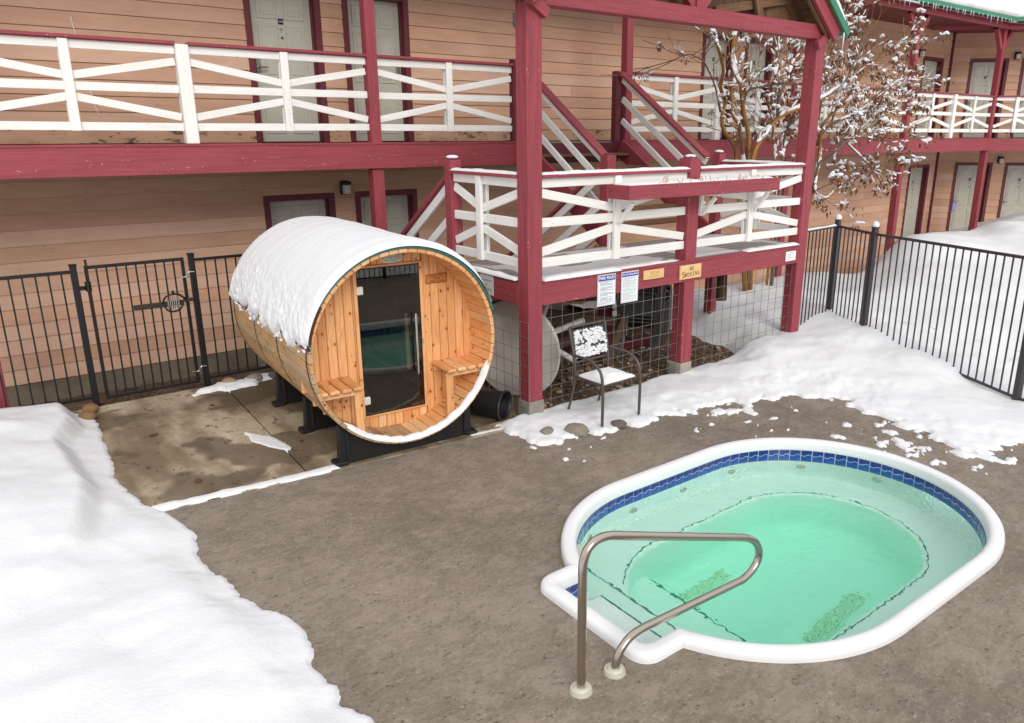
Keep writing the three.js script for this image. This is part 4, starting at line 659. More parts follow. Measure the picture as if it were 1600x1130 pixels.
// =====================================================================
// IRON FENCES AND GATE
// =====================================================================
const picket = (x, y0, y1, z, m, parent) => part('picket', at(cbox(.016, y1 - y0, .016, .002), x, (y0 + y1) / 2, z), m, parent);
function fencePost(parent, x, z, y0, y1, w = .062, m = M.black) { part('post', at(cbox(w, y1 - y0, w, .005), x, (y0 + y1) / 2, z), m, parent); part('post_cap', at(cbox(w + .012, .02, w + .012, .006), x, y1 + .008, z), m, parent); }
const ZG = -9.39;
{
  const f = thing('iron_fence', 'black iron picket fence between the snow bank and the tan wall', 'fence');
  fencePost(f, .955, ZG, -.1, 1.56);
  for (const y of [1.50, .1]) part('rail', at(cbox(2.9, .032, .032, .003), -.53, y, ZG), M.black, f);
  for (let x = .84; x > -1.9; x -= .115) picket(x, .115, 1.485, ZG, M.black, f);
  const f2 = thing('iron_fence', 'black iron picket fence running from the gate behind the sauna', 'fence');
  fencePost(f2, 2.125, ZG, -.1, 1.57);
  for (const y of [1.51, .09]) part('rail', at(cbox(2.3, .032, .032, .003), 3.31, y, ZG), M.black, f2);
  for (let x = 2.27; x < 4.4; x += .115) picket(x, .105, 1.495, ZG, M.black, f2);
  const g = thing('iron_gate', 'black iron picket gate with a round keypad latch', 'gate');
  const x0 = 1.055, x1 = 2.045;
  part('frame', [at(cbox(x1 - x0, .034, .032, .003), (x0 + x1) / 2, 1.53, ZG), at(cbox(x1 - x0, .034, .032, .003), (x0 + x1) / 2, .07, ZG), at(cbox(.034, 1.42, .031, .003), x0 + .017, .80, ZG), at(cbox(.034, 1.42, .031, .003), x1 - .017, .80, ZG)], M.black, g);
  for (let i = 1; i < 10; i++) picket(x0 + .017 + i * (x1 - x0 - .034) / 10, .087, 1.513, ZG, M.black, g);
  const l = sub('latch', g), lx = 1.87, ly = 1.05, lz = ZG + .04;
  part('latch_bar', [at(cbox(.52, .055, .02, .004), 1.72, ly - .005, lz), at(cbox(.1, .04, .03, .004), 2.03, ly + .015, lz)], std({ color: 0x3c3836, roughness: .5, metalness: .4 }), l);
  part('latch_guard', [rod([[lx - .115, ly, lz + .01], [lx - .09, ly + .07, lz + .03], [lx - .04, ly + .10, lz + .04], [lx + .05, ly + .10, lz + .04], [lx + .1, ly + .06, lz + .03], [lx + .14, ly + .02, lz + .01]], .011, 8), rod([[lx - .1, ly - .03, lz + .01], [lx - .06, ly - .085, lz + .03], [lx + .04, ly - .085, lz + .03], [lx + .1, ly - .03, lz + .01]], .011, 8), at(cyl(.014, .014, .05, 10), lx, ly + .12, lz + .04)], M.black, l);
  for (let i = 0; i < 6; i++) part('latch_button', at(cbox(.012, .14, .012, .003), lx - .055 + i * .022, ly + .005, lz + .012), M.chrome, l);
  for (const [y, x] of [[1.38, 2.07], [.25, 2.07]]) { part('hinge', [rod([[x - .1, y - .05, ZG + .03], [x - .03, y - .05, ZG + .03], [x, y, ZG + .045], [x + .06, y, ZG + .045]], .008, 6)], M.chrome, g); }
  part('hinge', [at(cyl(.03, .03, .1, 12), x0 + .01, 1.33, ZG + .02), at(cyl(.012, .012, .3, 8), x0 + .02, 1.47, ZG + .03), at(cyl(.026, .026, .04, 12), x0 - .045, 1.32, ZG + .03)], M.black, g);
}
function slantFence(name, label, A, B, ya, yb, T, opt = {}) { // pickets between plan points; bottoms follow the given heights
  const f = thing(name, label, 'fence'), n = Math.max(2, Math.round(Math.hypot(B[0] - A[0], B[1] - A[1]) / .108)), P = (t, y) => [lerp(A[0], B[0], t), y, lerp(A[1], B[1], t)], ry = -Math.atan2(B[1] - A[1], B[0] - A[0]);
  part('rail', bar(P(0, T), P(1, T), .034, .034), M.blackFence, f);
  part('rail', bar(P(0, ya + .02), P(1, yb + .02), .03, .03), M.blackFence, f);
  for (let i = 1; i < n; i++) { const t = i / n, y0 = lerp(ya, yb, t), q = P(t, (y0 + T) / 2); part('picket', at(cbox(.016, T - y0 - .03, .016, .002), ...q, ry), M.blackFence, f); }
  for (const [t, y] of opt.posts ?? []) { const q = P(t, 0); part('post', at(cbox(.07, opt.top + .3 - y, .07, .005), q[0], (opt.top + y - .3) / 2, q[2], ry), M.blackFence, f); part('post_cap', at(cbox(.082, .02, .082, .006), q[0], opt.top + .01, q[2], ry), M.blackFence, f); }
  return f;
}
slantFence('iron_fence', 'short black iron fence from the landing corner post to the nearest snow capped post', [9.24, -6.17], [10.28, -6.28], .12, .2, 1.6, { posts: [[1, .2]], top: 1.68 });
slantFence('iron_fence', 'narrow black iron fence piece between the two snow capped posts', [10.28, -6.28], [9.84, -5.45], .2, .2, 1.6);
slantFence('iron_fence', 'long black iron fence in deep snow between the yard and the snow hill', [9.84, -5.45], [9.16, -3.16], .2, .02, 1.6, { posts: [[0, .2], [1, 0]], top: 1.68 });
slantFence('iron_fence', 'black iron fence continuing past the hot tub', [9.16, -3.16], [8.45, 1.9], .02, .02, 1.6, { posts: [[.5, 0], [1, 0]], top: 1.68 });
slantFence('iron_fence', 'black iron fence closing the yard behind the hot tub', [8.45, 1.9], [1.2, 2.3], .02, .02, 1.6, { posts: [[.33, 0], [.66, 0], [1, 0]], top: 1.68 });
for (const [x, z, l] of [[10.28, -6.28, 'rounded snow cap on the fence post closest to the landing'], [9.84, -5.45, 'rounded snow cap on the second fence post in the deep snow']]) { const g = new THREE.SphereGeometry(.046, 12, 8); g.scale(1, 1.1, 1); solo('snow_tuft', at(g, x, 1.72, z), M.snowFine, l, 'snow'); }
lumpStrip([9.3, 1.615, -6.175], [10.22, 1.615, -6.27], .035, .018, 'snow_strip', 'thin snow line on the top rail of the short iron fence by the landing', .5, 15);

// =====================================================================
// HOT TUB
// =====================================================================
const WL = -.135;
const tub = thing('hot_tub', 'sunken oval hot tub with white rim, blue tile band and green water', 'hot tub');
M.shell = std({ color: new THREE.Color(.95, .97, .95), roughness: .35 });
M.rim = std({ color: new THREE.Color(.83, .83, .835), roughness: .3, bumpMap: snowBump, bumpScale: .001 });
{
  // rim: sweep a rounded profile along the outline
  const prof = [[.114, -.03], [.113, .02], [.108, .042], [.096, .056], [.075, .0625], [.04, .0625], [.018, .057], [.006, .045], [0, .028], [-.003, -.022]];
  const rings = prof.map(([e, y]) => poolOutline(e).map(([x, z]) => [x, y, z])), n = rings[0].length, P = [], UV = [], I = [];
  rings.forEach((r, j) => r.forEach((q) => { P.push(...q); UV.push(q[0], q[2] + j * .02); }));
  for (let j = 0; j < rings.length - 1; j++) for (let i = 0; i < n; i++) { const a = j * n + i, b = j * n + (i + 1) % n, c = a + n, d = b + n; I.push(a, c, b, b, c, d); }
  const g = new THREE.BufferGeometry(); g.setAttribute('position', new THREE.Float32BufferAttribute(P, 3)); g.setAttribute('uv', new THREE.Float32BufferAttribute(UV, 2)); g.setIndex(I); g.computeVertexNormals(); const M2 = M.rim.clone(); M2.side = THREE.DoubleSide; part('rim', g, M2, tub);
  // walls, bench, floor, steps
  const wallG = (e, y0, y1, fn) => { const o = fn(e), P = []; for (let i = 0; i < o.length; i++) { const [ax, az] = o[i], [bx, bz] = o[(i + 1) % o.length]; P.push(ax, y0, az, bx, y1, bz, ax, y1, az, ax, y0, az, bx, y0, bz, bx, y1, bz); } const g = fromTris(P); return g; };
  const shell = M.shell.clone(); shell.side = THREE.DoubleSide;
  const bY = -.47, fY = -.98, rb = .80;
  part('shell_wall', wallG(0, bY, -.02, poolOutline), shell, tub);
  const bs = shapeXZ(poolOutline(0)); const clipX = (a) => a.map(([x, z]) => [Math.max(x, 3.46), z]); const hole = clipX(stadium(rb, 40)); bs.holes.push(new THREE.Path(hole.map(([x, z]) => new THREE.Vector2(x, -z)).reverse()));
  part('bench', flat(bs, bY), shell, tub);
  // rounded bench edge and inner wall
  { const pr = [[rb, bY], [rb - .02, bY - .006], [rb - .032, bY - .025], [rb - .036, bY - .06], [rb - .06, fY + .1], [rb - .09, fY + .03], [rb - .16, fY]]; const R = pr.map(([r, y]) => clipX(stadium(r, 40)).map(([x, z]) => [x, y, z])), m = R[0].length, Q = [], J = []; R.forEach((r) => r.forEach((q) => Q.push(...q))); for (let j = 0; j < R.length - 1; j++) for (let i = 0; i < m; i++) { const a = j * m + i, b = j * m + (i + 1) % m; J.push(a, a + m, b, b, a + m, b + m); } const g2 = new THREE.BufferGeometry(); g2.setAttribute('position', new THREE.Float32BufferAttribute(Q, 3)); g2.setIndex(J); g2.computeVertexNormals(); part('inner_wall', g2, shell, tub); }
  part('floor', flat(shapeXZ(clipX(stadium(rb - .15, 40))), fY), shell, tub);
  const stepB = (x0, x1, y, z0, z1) => at(cbox(x1 - x0, y - fY, z1 - z0, .02), (x0 + x1) / 2, (y + fY) / 2, (z0 + z1) / 2);
  part('step', stepB(2.74, 3.17, -.25, PZ - .40, PZ + .44), M.shell, tub);
  part('step', stepB(3.172, 3.45, bY + .004, PZ - .80, PZ + .80), M.shell, tub);
  part('step', stepB(3.462, 3.92, -.73, PZ - .70, PZ + .70), M.shell, tub);
  // dark grip line on the step edges
  const grip = std({ color: 0x2a8a80, roughness: .6 });
  for (const [x, y, z0, z1] of [[3.155, -.248, PZ - .38, PZ + .42], [3.44, bY + .007, PZ - .90, PZ + .90], [3.90, -.728, PZ - .62, PZ + .62]]) part('step_edge', at(cbox(.012, .004, z1 - z0, .001), x, y, (z0 + z1) / 2), grip, tub);
  { const e = stadium(rb + .004, 40).map(([x, z]) => [x, bY + .001, z]), i = e.findIndex(([x]) => x < 3.48), j = e.length - [...e].reverse().findIndex(([x]) => x < 3.48); part('bench_edge_line', rod(e.slice(0, i), .005, 5, 160), grip, tub); part('bench_edge_line', rod([...e.slice(j), e[0]], .005, 5, 60), grip, tub); }
  // tile band
  const tileTex = canvasTex(96, 128, (k, w, h) => { const g = k.createLinearGradient(0, 0, 0, h); g.addColorStop(0, '#221f6e'); g.addColorStop(.40, '#20288a'); g.addColorStop(.5, '#17489a'); g.addColorStop(1, '#164f98'); k.fillStyle = g; k.fillRect(0, 0, w, h); k.lineWidth = 5; for (const [y, c, a] of [[52, '#cfe0f4', 9], [82, '#16408c', 6], [104, '#3f83c4', 6]]) { k.strokeStyle = c; k.beginPath(); for (let x = 0; x <= w; x += 4) { const yy = y + a * Math.sin(x / w * Math.PI * 2); x ? k.lineTo(x, yy) : k.moveTo(x, yy); } k.stroke(); k.lineWidth = 3; } });
  const tm = [0xffffff, 0xe4e6f4, 0xf4f2ff].map((c) => new THREE.MeshPhysicalMaterial({ map: tileTex, color: c, roughness: .15, clearcoat: .6, clearcoatRoughness: .1 }));
  const o = poolOutline(-.004), len = [0]; for (let i = 0; i < o.length; i++) { const [ax, az] = o[i], [bx, bz] = o[(i + 1) % o.length]; len.push(len[i] + Math.hypot(bx - ax, bz - az)); }
  const tot = len[len.length - 1], nt = Math.round(tot / .105), tw = tot / nt; const pos = (s) => { s = ((s % tot) + tot) % tot; let i = 0; while (len[i + 1] < s) i++; const t = (s - len[i]) / (len[i + 1] - len[i]), [ax, az] = o[i], [bx, bz] = o[(i + 1) % o.length]; return [lerp(ax, bx, t), lerp(az, bz, t)]; };
  part('grout', wallG(-.002, -.158, -.026, poolOutline), std({ color: 0xcfdce4, roughness: .8, side: THREE.DoubleSide }), tub);
  const tg = new THREE.BoxGeometry(tw - .009, .118, .008);
  for (let i = 0; i < nt; i++) { const a = pos(i * tw), b = pos((i + 1) * tw), c = [(a[0] + b[0]) / 2, (a[1] + b[1]) / 2]; const t = part('tile', tg, pick(tm), tub); t.position.set(c[0], -.092, c[1]); t.rotation.y = -Math.atan2(b[1] - a[1], b[0] - a[0]); }
  // jets, drain covers, skimmer
  const jet = (x, y, z, nx, nz) => { const j = sub('jet', tub); j.position.set(x, y, z); j.rotation.y = Math.atan2(nx, nz); part('jet_ring', at(new THREE.TorusGeometry(.032, .012, 8, 20), 0, 0, .006), M.flange, j); part('jet_eye', at(cyl(.022, .022, .012, 16).rotateX(Math.PI / 2), 0, 0, .008), std({ color: 0xdfe4cc, roughness: .5 }), j); part('jet_hole', at(cyl(.008, .008, .004, 10).rotateX(Math.PI / 2), 0, 0, .016), M.black, j); };
  for (const x of [3.62, 4.22, 4.85, 5.5]) { const r = 1.163; let cx = clamp(x, ...PC); const z = PZ - Math.sqrt(r * r - (x - cx) ** 2); jet(x, -.27, z, -(x - cx) / r, (PZ - z) / r); }
  for (const a of [-.75, -.15]) jet(PC[1] + 1.162 * Math.cos(a), -.27, PZ + 1.162 * Math.sin(a), -Math.cos(a), -Math.sin(a));
  jet(3.55, -.66, PZ - .50, .75, .6);
  const grate = (x, z, l, ry, name = 'suction_grate') => { const gr = sub(name, tub); gr.position.set(x, fY, z); gr.rotation.y = ry; part('grate_plate', at(cbox(l, .02, .14, .009), 0, .012, 0), std({ color: 0xeef2e0, roughness: .6 }), gr); const d = []; for (let i = 0; i < l / .022; i++) for (let k = 0; k < 5; k++) d.push(at(cbox(.010, .006, .012, .002), -l / 2 + .02 + i * .021, .0235, -.048 + k * .024)); const q = part('grate_hole', d, std({ color: 0xb2bf9f, roughness: .8 }), gr); q.userData.kind = 'stuff'; };
  grate(4.33, -3.50, .62, .05); grate(4.85, -2.62, .8, .08);
  part('skimmer', [at(cbox(.16, .16, .03, .008), 3.21, -.085, -3.755, .95)], M.flange, tub);
  // water
  const ws = poolOutline(-.012), wshape = shapeXZ(ws), wg = new THREE.ShapeGeometry(wshape, 12); wg.rotateX(-Math.PI / 2);
  const wb = tex(512, 512, (u, v) => .7 * fbm(u * 9, v * 9, 3, 9, 9) + .3 * fbm(u * 28, v * 28, 2, 28, 28), false, [.8, .8]);
  const body = new THREE.ExtrudeGeometry(wshape, { depth: WL - fY - .0 + .02, bevelEnabled: false, curveSegments: 12 }); body.rotateX(-Math.PI / 2); body.translate(0, fY - .02, 0);
  const water = part('water', body, new THREE.MeshPhysicalMaterial({ color: 0xffffff, transmission: 1, roughness: .02, ior: 1.22, thickness: 1, attenuationColor: new THREE.Color(.45, .98, .76), attenuationDistance: 1.75, bumpMap: wb, bumpScale: .010 }), tub);
  water.castShadow = false;
}
{ // handrail
  const h = thing('pool_handrail', 'polished stainless steel hand rail looping over the hot tub steps', 'handrail');
  const z = -2.62, q = (a) => a.map(([x, y]) => V(x, y, z));
  const cv = new THREE.CurvePath(); const L = (a, b) => cv.add(new THREE.LineCurve3(V(...a, z), V(...b, z))), B = (a, c1, c2, b) => cv.add(new THREE.CubicBezierCurve3(V(...a, z), V(...c1, z), V(...c2, z), V(...b, z)));
  L([2.268, 0], [2.268, .74]); B([2.268, .74], [2.268, .86], [2.33, .91], [2.46, .876]); L([2.46, .876], [3.60, .465]); B([3.60, .465], [3.80, .39], [3.86, .20], [3.62, .152]); L([3.62, .152], [2.76, .19]); B([2.76, .19], [2.60, .197], [2.53, .14], [2.515, 0]);
  part('rail_tube', new THREE.TubeGeometry(cv, 260, .0245, 16), M.steel, h);
  for (const x of [2.268, 2.515]) part('flange', [at(cyl(.058, .064, .02, 28), x, .01, z), at(cyl(.036, .05, .012, 28), x, .025, z)], M.flange, h);
}
// trench drain
{
  const d = thing('trench_drain', 'narrow slotted trench drain between the concrete pad and the brown deck', 'drain', [2.47, 0, -6.185], -Math.atan2(.263, 3.139));
  part('channel', at(cbox(3.4, .02, .10, .003), 0, -.004, 0), std({ color: 0x8f8b84, roughness: .7 }), d);
  const s = []; for (let x = -1.66; x < 1.68; x += .022) s.push(at(cbox(.010, .004, .065, .001), x, .008, 0)); const q = part('slot', s, std({ color: 0x2a2724, roughness: .9 }), d); q.userData.kind = 'stuff';
  lumpStrip([.86, .002, -6.30], [2.42, .002, -6.165], .11, .03, 'snow_strip', 'snow filling the end of the trench drain beside the snow bank', .8, 17);
  lumpStrip([3.72, .002, -6.07], [4.15, .002, -6.02], .07, .02, 'snow_strip', 'small snow remnant on the trench drain beside the black bin', .8, 19);
  const A = V(1.98, .012, -7.56), B = V(2.20, .012, -6.78); const pg = heightGrid((x, z) => { const t = clamp((z - A.z) / (B.z - A.z)), cx = lerp(A.x, B.x, t), wd = .12 * Math.sqrt(Math.max(0, Math.sin(Math.PI * t))) * (1 + .8 * NS(z, 1, 4, 2)), q = Math.abs(x - cx) - wd - .03 * NS(x, z, 14, 3, 5); return .004 + .035 * sstep(.02, -.06, q) - .02 + .008 * NS(x, z, 30, 2); }, 1.8, 2.4, -7.6, -6.74, .012); solo('snow_patch', pg, M.snowFine, 'narrow snow patch on the slab joint in front of the sauna cradles', 'snow');
}
// fallen leaves on the pad
for (const [x, z, s, l] of [[1.25, -8.0, .055, 'brown fallen leaf in the middle of the stained slab'], [1.32, -6.62, .05, 'brown fallen leaf close to the snow filled drain'], [1.95, -8.55, .035, 'small brown leaf near the gate end of the slab joint'], [2.36, -6.95, .035, 'small reddish leaf near the front sauna cradle']]) { const g = new THREE.CircleGeometry(s, 7).rotateX(-Math.PI / 2); const p = g.attributes.position; for (let i = 0; i < p.count; i++) p.setY(i, .004 + rr(0, .016)); g.scale(1, 1, .6); g.computeVertexNormals(); solo('fallen_leaf', at(g, x, .010, z, rr(0, 3)), new THREE.MeshStandardMaterial({ color: 0x6a3c22, roughness: .8, side: THREE.DoubleSide }), l, 'leaf'); }

// =====================================================================
// PATIO CHAIRS
// =====================================================================
function makeChair(label, group) {
  const c = thing('patio_chair', label, 'chair', [0, 0, 0], 0, group), w = .27;
  for (const s of [-1, 1]) {
    const x = s * w;
    part('front_leg', rod([[x, 0, .26], [x, .42, .255], [x, .56, .22], [x * .99, .635, .10], [x * .97, .65, -.05], [x * .95, .645, -.17]], .0155, 10, 40), M.chairMetal, c);
    part('rear_leg', rod([[x * .82, 0, -.31], [x * .84, .22, -.24], [x * .88, .43, -.19], [x * .9, .60, -.20], [x * .94, .92, -.27]], .0135, 8, 30), M.chairMetal, c);
  }
  part('seat_frame', [rod([[-w * .9, .42, -.18], [w * .9, .42, -.18]], .011, 8), rod([[-w, .415, .235], [w, .415, .235]], .011, 8), rod([[-w * .95, .42, .24], [-w * .9, .42, -.19]], .010, 8), rod([[w * .95, .42, .24], [w * .9, .42, -.19]], .010, 8)], M.chairMetal, c);
  { const P = [], UV = [], I = [], n = 12; for (let i = 0; i <= n; i++) for (let j = 0; j <= n; j++) { const u = i / n, v = j / n, x = lerp(-.235, .235, u), z = lerp(-.17, .235, v); P.push(x, .425 - .022 * Math.sin(u * Math.PI) * Math.sin(v * Math.PI), z); UV.push(u, v); } for (let i = 0; i < n; i++) for (let j = 0; j < n; j++) { const a = i * (n + 1) + j; I.push(a, a + 1, a + n + 1, a + n + 1, a + 1, a + n + 2); } const g = new THREE.BufferGeometry(); g.setAttribute('position', new THREE.Float32BufferAttribute(P, 3)); g.setIndex(I); g.computeVertexNormals(); const m = M.chairSling.clone(); m.side = THREE.DoubleSide; part('seat', g, m, c); }
  part('back_frame', [bar([-w * .95, .925, -.272], [w * .95, .925, -.272], .022, .022), bar([-w * .92, .56, -.2], [w * .92, .56, -.2], .02, .02)], M.chairMetal, c);
  part('backrest', bar([-w * .86, .745, -.236], [w * .86, .745, -.236], .30, .008, .003, V(0, 1, -.2)), M.chairSling, c);
  return c;
}
const chair = makeChair('dark metal patio chair with snow on seat and back by the wire mesh', null);
chair.position.set(5.14, .05, -5.64); chair.rotation.y = .04;
{ // snow on it
  const P = [], I = [], n = 26; for (let i = 0; i <= n; i++) for (let j = 0; j <= n; j++) { const u = i / n, v = j / n, e = Math.min(1, 3.2 * Math.min(u, 1 - u, v, 1 - v)); const h = Math.sqrt(e) * (.07 + .03 * NS(u * 2, v * 2, 2, 2, 7)) ; P.push(lerp(-.235, .235, u) * (1 + .03 * NS(v, 1, 6)), .425 + h - .012, lerp(-.17, .245, v)); } for (let i = 0; i < n; i++) for (let j = 0; j < n; j++) { const a = i * (n + 1) + j; I.push(a, a + 1, a + n + 1, a + n + 1, a + 1, a + n + 2); }
  const g = new THREE.BufferGeometry(); g.setAttribute('position', new THREE.Float32BufferAttribute(P, 3)); g.setIndex(I); g.computeVertexNormals(); g.rotateY(.04); g.translate(5.14, .05, -5.64);
  solo('snow_cushion', g, new THREE.MeshStandardMaterial({ color: new THREE.Color(.79, .795, .805), roughness: .9, side: THREE.DoubleSide }), 'rounded snow pillow lying on the patio chair seat', 'snow');
  const cl = []; for (let k = 0; k < 1500; k++) { const u = rr(-.215, .215), v = rnd(); if (NS(u * 2.2 + v * .3, v * .8, 7, 3, 5) < .0 - .12 * (Math.abs(v - .42) > .1 ? 1 : 0) + .5 * Math.max(0, v - .82)) continue; const s = rr(.006, .013); const g2 = new THREE.IcosahedronGeometry(s, 0); g2.scale(1.2, 1, .7); cl.push(at(g2, 5.14 + u, .05 + .60 + v * .28, -5.64 - .205 - v * .057 + .005 + rr(0, .012), rnd() * 6, rnd() * 6)); }
  solo('snow_patch', cl, M.snowFine, 'crumbly snow stuck on the patio chair backrest', 'snow');
}
const chairs = 'chairs stacked under the landing';
for (let i = 0; i < 5; i++) { const c = chair.clone(); c.name = numbered('patio_chair'); scene.add(c); c.position.set(7.05 + .02 * i, .02 + i * .085, -7.08 + i * .02); c.rotation.y = 2.2; c.userData = { label: ['lowest', 'second lowest', 'middle', 'second highest', 'topmost'][i] + ' black metal chair of the stack under the landing', category: 'chair', group: chairs }; }

// =====================================================================
// WIRE MESH, THINGS UNDER THE LANDING
// =====================================================================
function wireMesh(label, A, B, y0, y1, sx = .152, sy = .152, extra = []) {
  const o = thing('wire_mesh', label, 'wire fence'), L = Math.hypot(B[0] - A[0], B[1] - A[1]), n = Math.round(L / sx), P = (t, y) => [lerp(A[0], B[0], t), y, lerp(A[1], B[1], t)];
  for (let i = 0; i <= n; i++) part('wire', rod([P(i / n, y0), P(i / n, y1)], .0032, 5), M.wire, o);
  const m = Math.round((y1 - y0) / sy); for (let j = 0; j <= m; j++) { const y = lerp(y0, y1, j / m); part('wire', rod([P(0, y), P(1, y)], .0032, 5), M.wire, o); }
  return o;
}
wireMesh('welded wire mesh panel behind the patio chair', [4.66, ZF + .02], [6.76, ZF + .02], .0, 1.2);
wireMesh('welded wire mesh panel between the middle footing and the far corner post', [6.96, ZF + .02], [9.0, ZF + .02], .02, 1.2);
wireMesh('welded wire mesh panel beside the sauna in front of the round table', [4.44, ZF + .12], [4.44, ZK - .1], -.02, 1.06);
{ // round table on its edge
  const t = thing('round_table', 'white round plastic table stored on its edge under the landing', 'table', [4.86, .53, -6.86], -1.12);
  part('tabletop', [at(cyl(.56, .56, .03, 56).rotateX(Math.PI / 2), 0, 0, 0), at(new THREE.TorusGeometry(.555, .022, 8, 64), 0, 0, -.008)], M.greyPlastic, t);
  part('hub', at(cyl(.07, .1, .25, 20).rotateX(Math.PI / 2), 0, 0, -.14), M.whitePlastic, t);
  for (let k = 0; k < 5; k++) { const a = k * Math.PI * 2 / 5 + .4, c = Math.cos(a), s = Math.sin(a); const g = rod([[c * .05, s * .05, -.22], [c * .11, s * .11, -.5], [c * .26, s * .26, -.78], [c * .47, s * .47, -.98]], .04, 8, 18); const p = g.attributes.position; part('leg', g, M.whitePlastic, t); }
}
const timber = (label, A, B, h, d, m = M.oldWood) => solo('timber', bar(A, B, h, d, .006), m, label, 'timber');
timber('old brown beam lying slanted behind the white table legs', [5.35, .82, -7.35], [6.75, .52, -7.1], .12, .1);
timber('old brown beam lower down behind the patio chair', [5.2, .35, -7.2], [6.6, .3, -7.5], .14, .05);
timber('short brown upright board leaning behind the patio chair', [6.45, .0, -7.05], [6.72, .62, -7.0], .12, .05);
timber('short brown board leaning next to the upright board', [6.2, .0, -7.15], [6.55, .6, -7.2], .1, .05);
timber('dark plank on top of the stored timber', [5.3, .95, -7.4], [6.9, .78, -7.45], .05, .16);
timber('red painted timber lying on the dirt beside the stacked chairs', [6.3, .08, -7.4], [7.7, .06, -7.45], .1, .1, M.redDark);
timber('red board standing under the far stair', [7.95, -.1, -7.65], [7.95, 1.2, -7.65], .12, .04, M.redDark);
timber('second red board standing under the far stair', [8.2, -.1, -7.65], [8.2, 1.2, -7.65], .12, .04, M.redDark);
timber('pale board scrap jammed under the landing floor', [7.1, 1.0, -7.3], [7.3, 1.18, -7.2], .14, .03, M.pine[2]);
{ // black bin / rolled mat on its side
  const b = thing('black_bin', 'black round plastic bin lying on its side at the sauna front', 'bin', [4.16, .165, -6.40], .55);
  const pr = [[.0, -.2], [.12, -.2], [.135, -.16], [.16, .19], [.172, .2], [.172, .215], [.155, .215], [.15, .19], [.125, -.15], [0, -.17]].map(([x, y]) => new THREE.Vector2(x, y));
  const g = new THREE.LatheGeometry(pr, 40).rotateX(Math.PI / 2); g.scale(1.05, .92, 1); const m = M.plastic.clone(); m.side = THREE.DoubleSide; part('shell', g, m, b);
  part('rim', at(new THREE.TorusGeometry(.166, .010, 8, 40).scale(1.05, .92, 1), 0, 0, .212), std({ color: 0x2c2c2e, roughness: .4 }), b);
}
{ // sawn log under the landing by the snow
  const o = thing('log', 'short sawn log hanging under the far end of the landing', 'log', [8.62, .78, -7.0]); part('trunk_piece', cyl(.075, .085, .36, 14), std({ map: tex(128, 128, (u, v) => mixc(hex(0x6a5034), hex(0x3e2c1c), fbm(u * 20, v * 4, 4, 20, 4))), roughness: .9 }), o); part('cut_end', at(cyl(.08, .08, .01, 14), 0, -.184, 0), std({ color: 0xa8794a, roughness: .8 }), o); }
// stones
function stone(x, y, z, s, label, m) { const g = new THREE.IcosahedronGeometry(s, 2), p = g.attributes.position; for (let i = 0; i < p.count; i++) { const q = V(p.getX(i), p.getY(i), p.getZ(i)), k = 1 + .5 * (fbm(q.x / s * 1.2 + x * 9 + 20, q.y / s * 1.2 + q.z / s + 30, 2) - .5); p.setXYZ(i, q.x * k * 1.25, q.y * k * .7, q.z * k); } g.computeVertexNormals(); return solo('stone', at(g, x, y, z, rnd() * 3), m, label, 'stone'); }
const stoneM = [0x8a6a48, 0x8d8578, 0x6f655a, 0xa08a6c].map((c) => std({ color: c, roughness: .9, bumpMap: snowBump, bumpScale: .01 }));
stone(.86, .06, -9.12, .075, 'brown stone at the foot of the fence post nearest the snow bank', stoneM[0]);
stone(.80, .05, -8.9, .08, 'snow dusted brown stone at the corner of the snow bank', stoneM[0]);
stone(2.32, .05, -9.2, .07, 'tan stone by the gate hinge post', stoneM[3]);
stone(2.62, .05, -9.16, .08, 'grey stone in the snowy row behind the sauna', stoneM[1]);
stone(2.86, .05, -9.12, .075, 'darker stone in the snowy row behind the sauna', stoneM[2]);
stone(4.36, .03, -5.62, .07, 'grey stone in the snow near the black bin', stoneM[1]);
stone(4.62, .03, -5.47, .11, 'wide grey stone in the snow in front of the patio chair', stoneM[1]);
stone(5.08, .035, -5.34, .07, 'grey stone between the front legs of the patio chair', stoneM[2]);
stone(4.75, .05, -6.22, .06, 'tan stone at the foot of the corner post', stoneM[3]);
{ // snow between the stones, gravel
  const g = heightGrid((x, z) => { const d = .16 - Math.abs(z + 9.14 - .03 * Math.sin(x * 4)) - .3 * Math.max(0, 2.2 - x) - .2 * Math.max(0, x - 3.2); return -.03 + .09 * sstep(-.05, .12, d + .25 * NS(x, z, 9, 3, 3)); }, 1.75, 3.6, -9.36, -8.9, .025); solo('snow_patch', g, M.snowFine, 'snow between the stones behind the sauna', 'snow');
  const ico = new THREE.IcosahedronGeometry(1, 1); { const p = ico.attributes.position; for (let i = 0; i < p.count; i++) p.setY(i, p.getY(i) * .6); ico.computeVertexNormals(); }
  const im = new THREE.InstancedMesh(ico, std({ color: 0xffffff, roughness: .9 }), 900); im.name = 'gravel'; const mm = new THREE.Matrix4(), e = new THREE.Euler();
  for (let i = 0; i < 900; i++) { const x = rr(4.5, 9), z = rr(-8.6, -6.12), s = .01 + .03 * rnd() ** 3; mm.makeRotationFromEuler(e.set(rr(-.4, .4), rnd() * 6, rr(-.4, .4))); mm.scale(V(s * 1.3, s, s)); mm.setPosition(x, -.045 + .045 * sstep(4.4, 5, x) + s * .3, z); im.setMatrixAt(i, mm); const c = new THREE.Color(pick([0x8f7a62, 0x6e5b48, 0xa7977f, 0x5a4636, 0x8a6a4a])); im.setColorAt(i, c); }
  tag(shade(im), 'small stones scattered on the dirt under the landing', 'gravel', null, 'stuff'); scene.add(im);
}
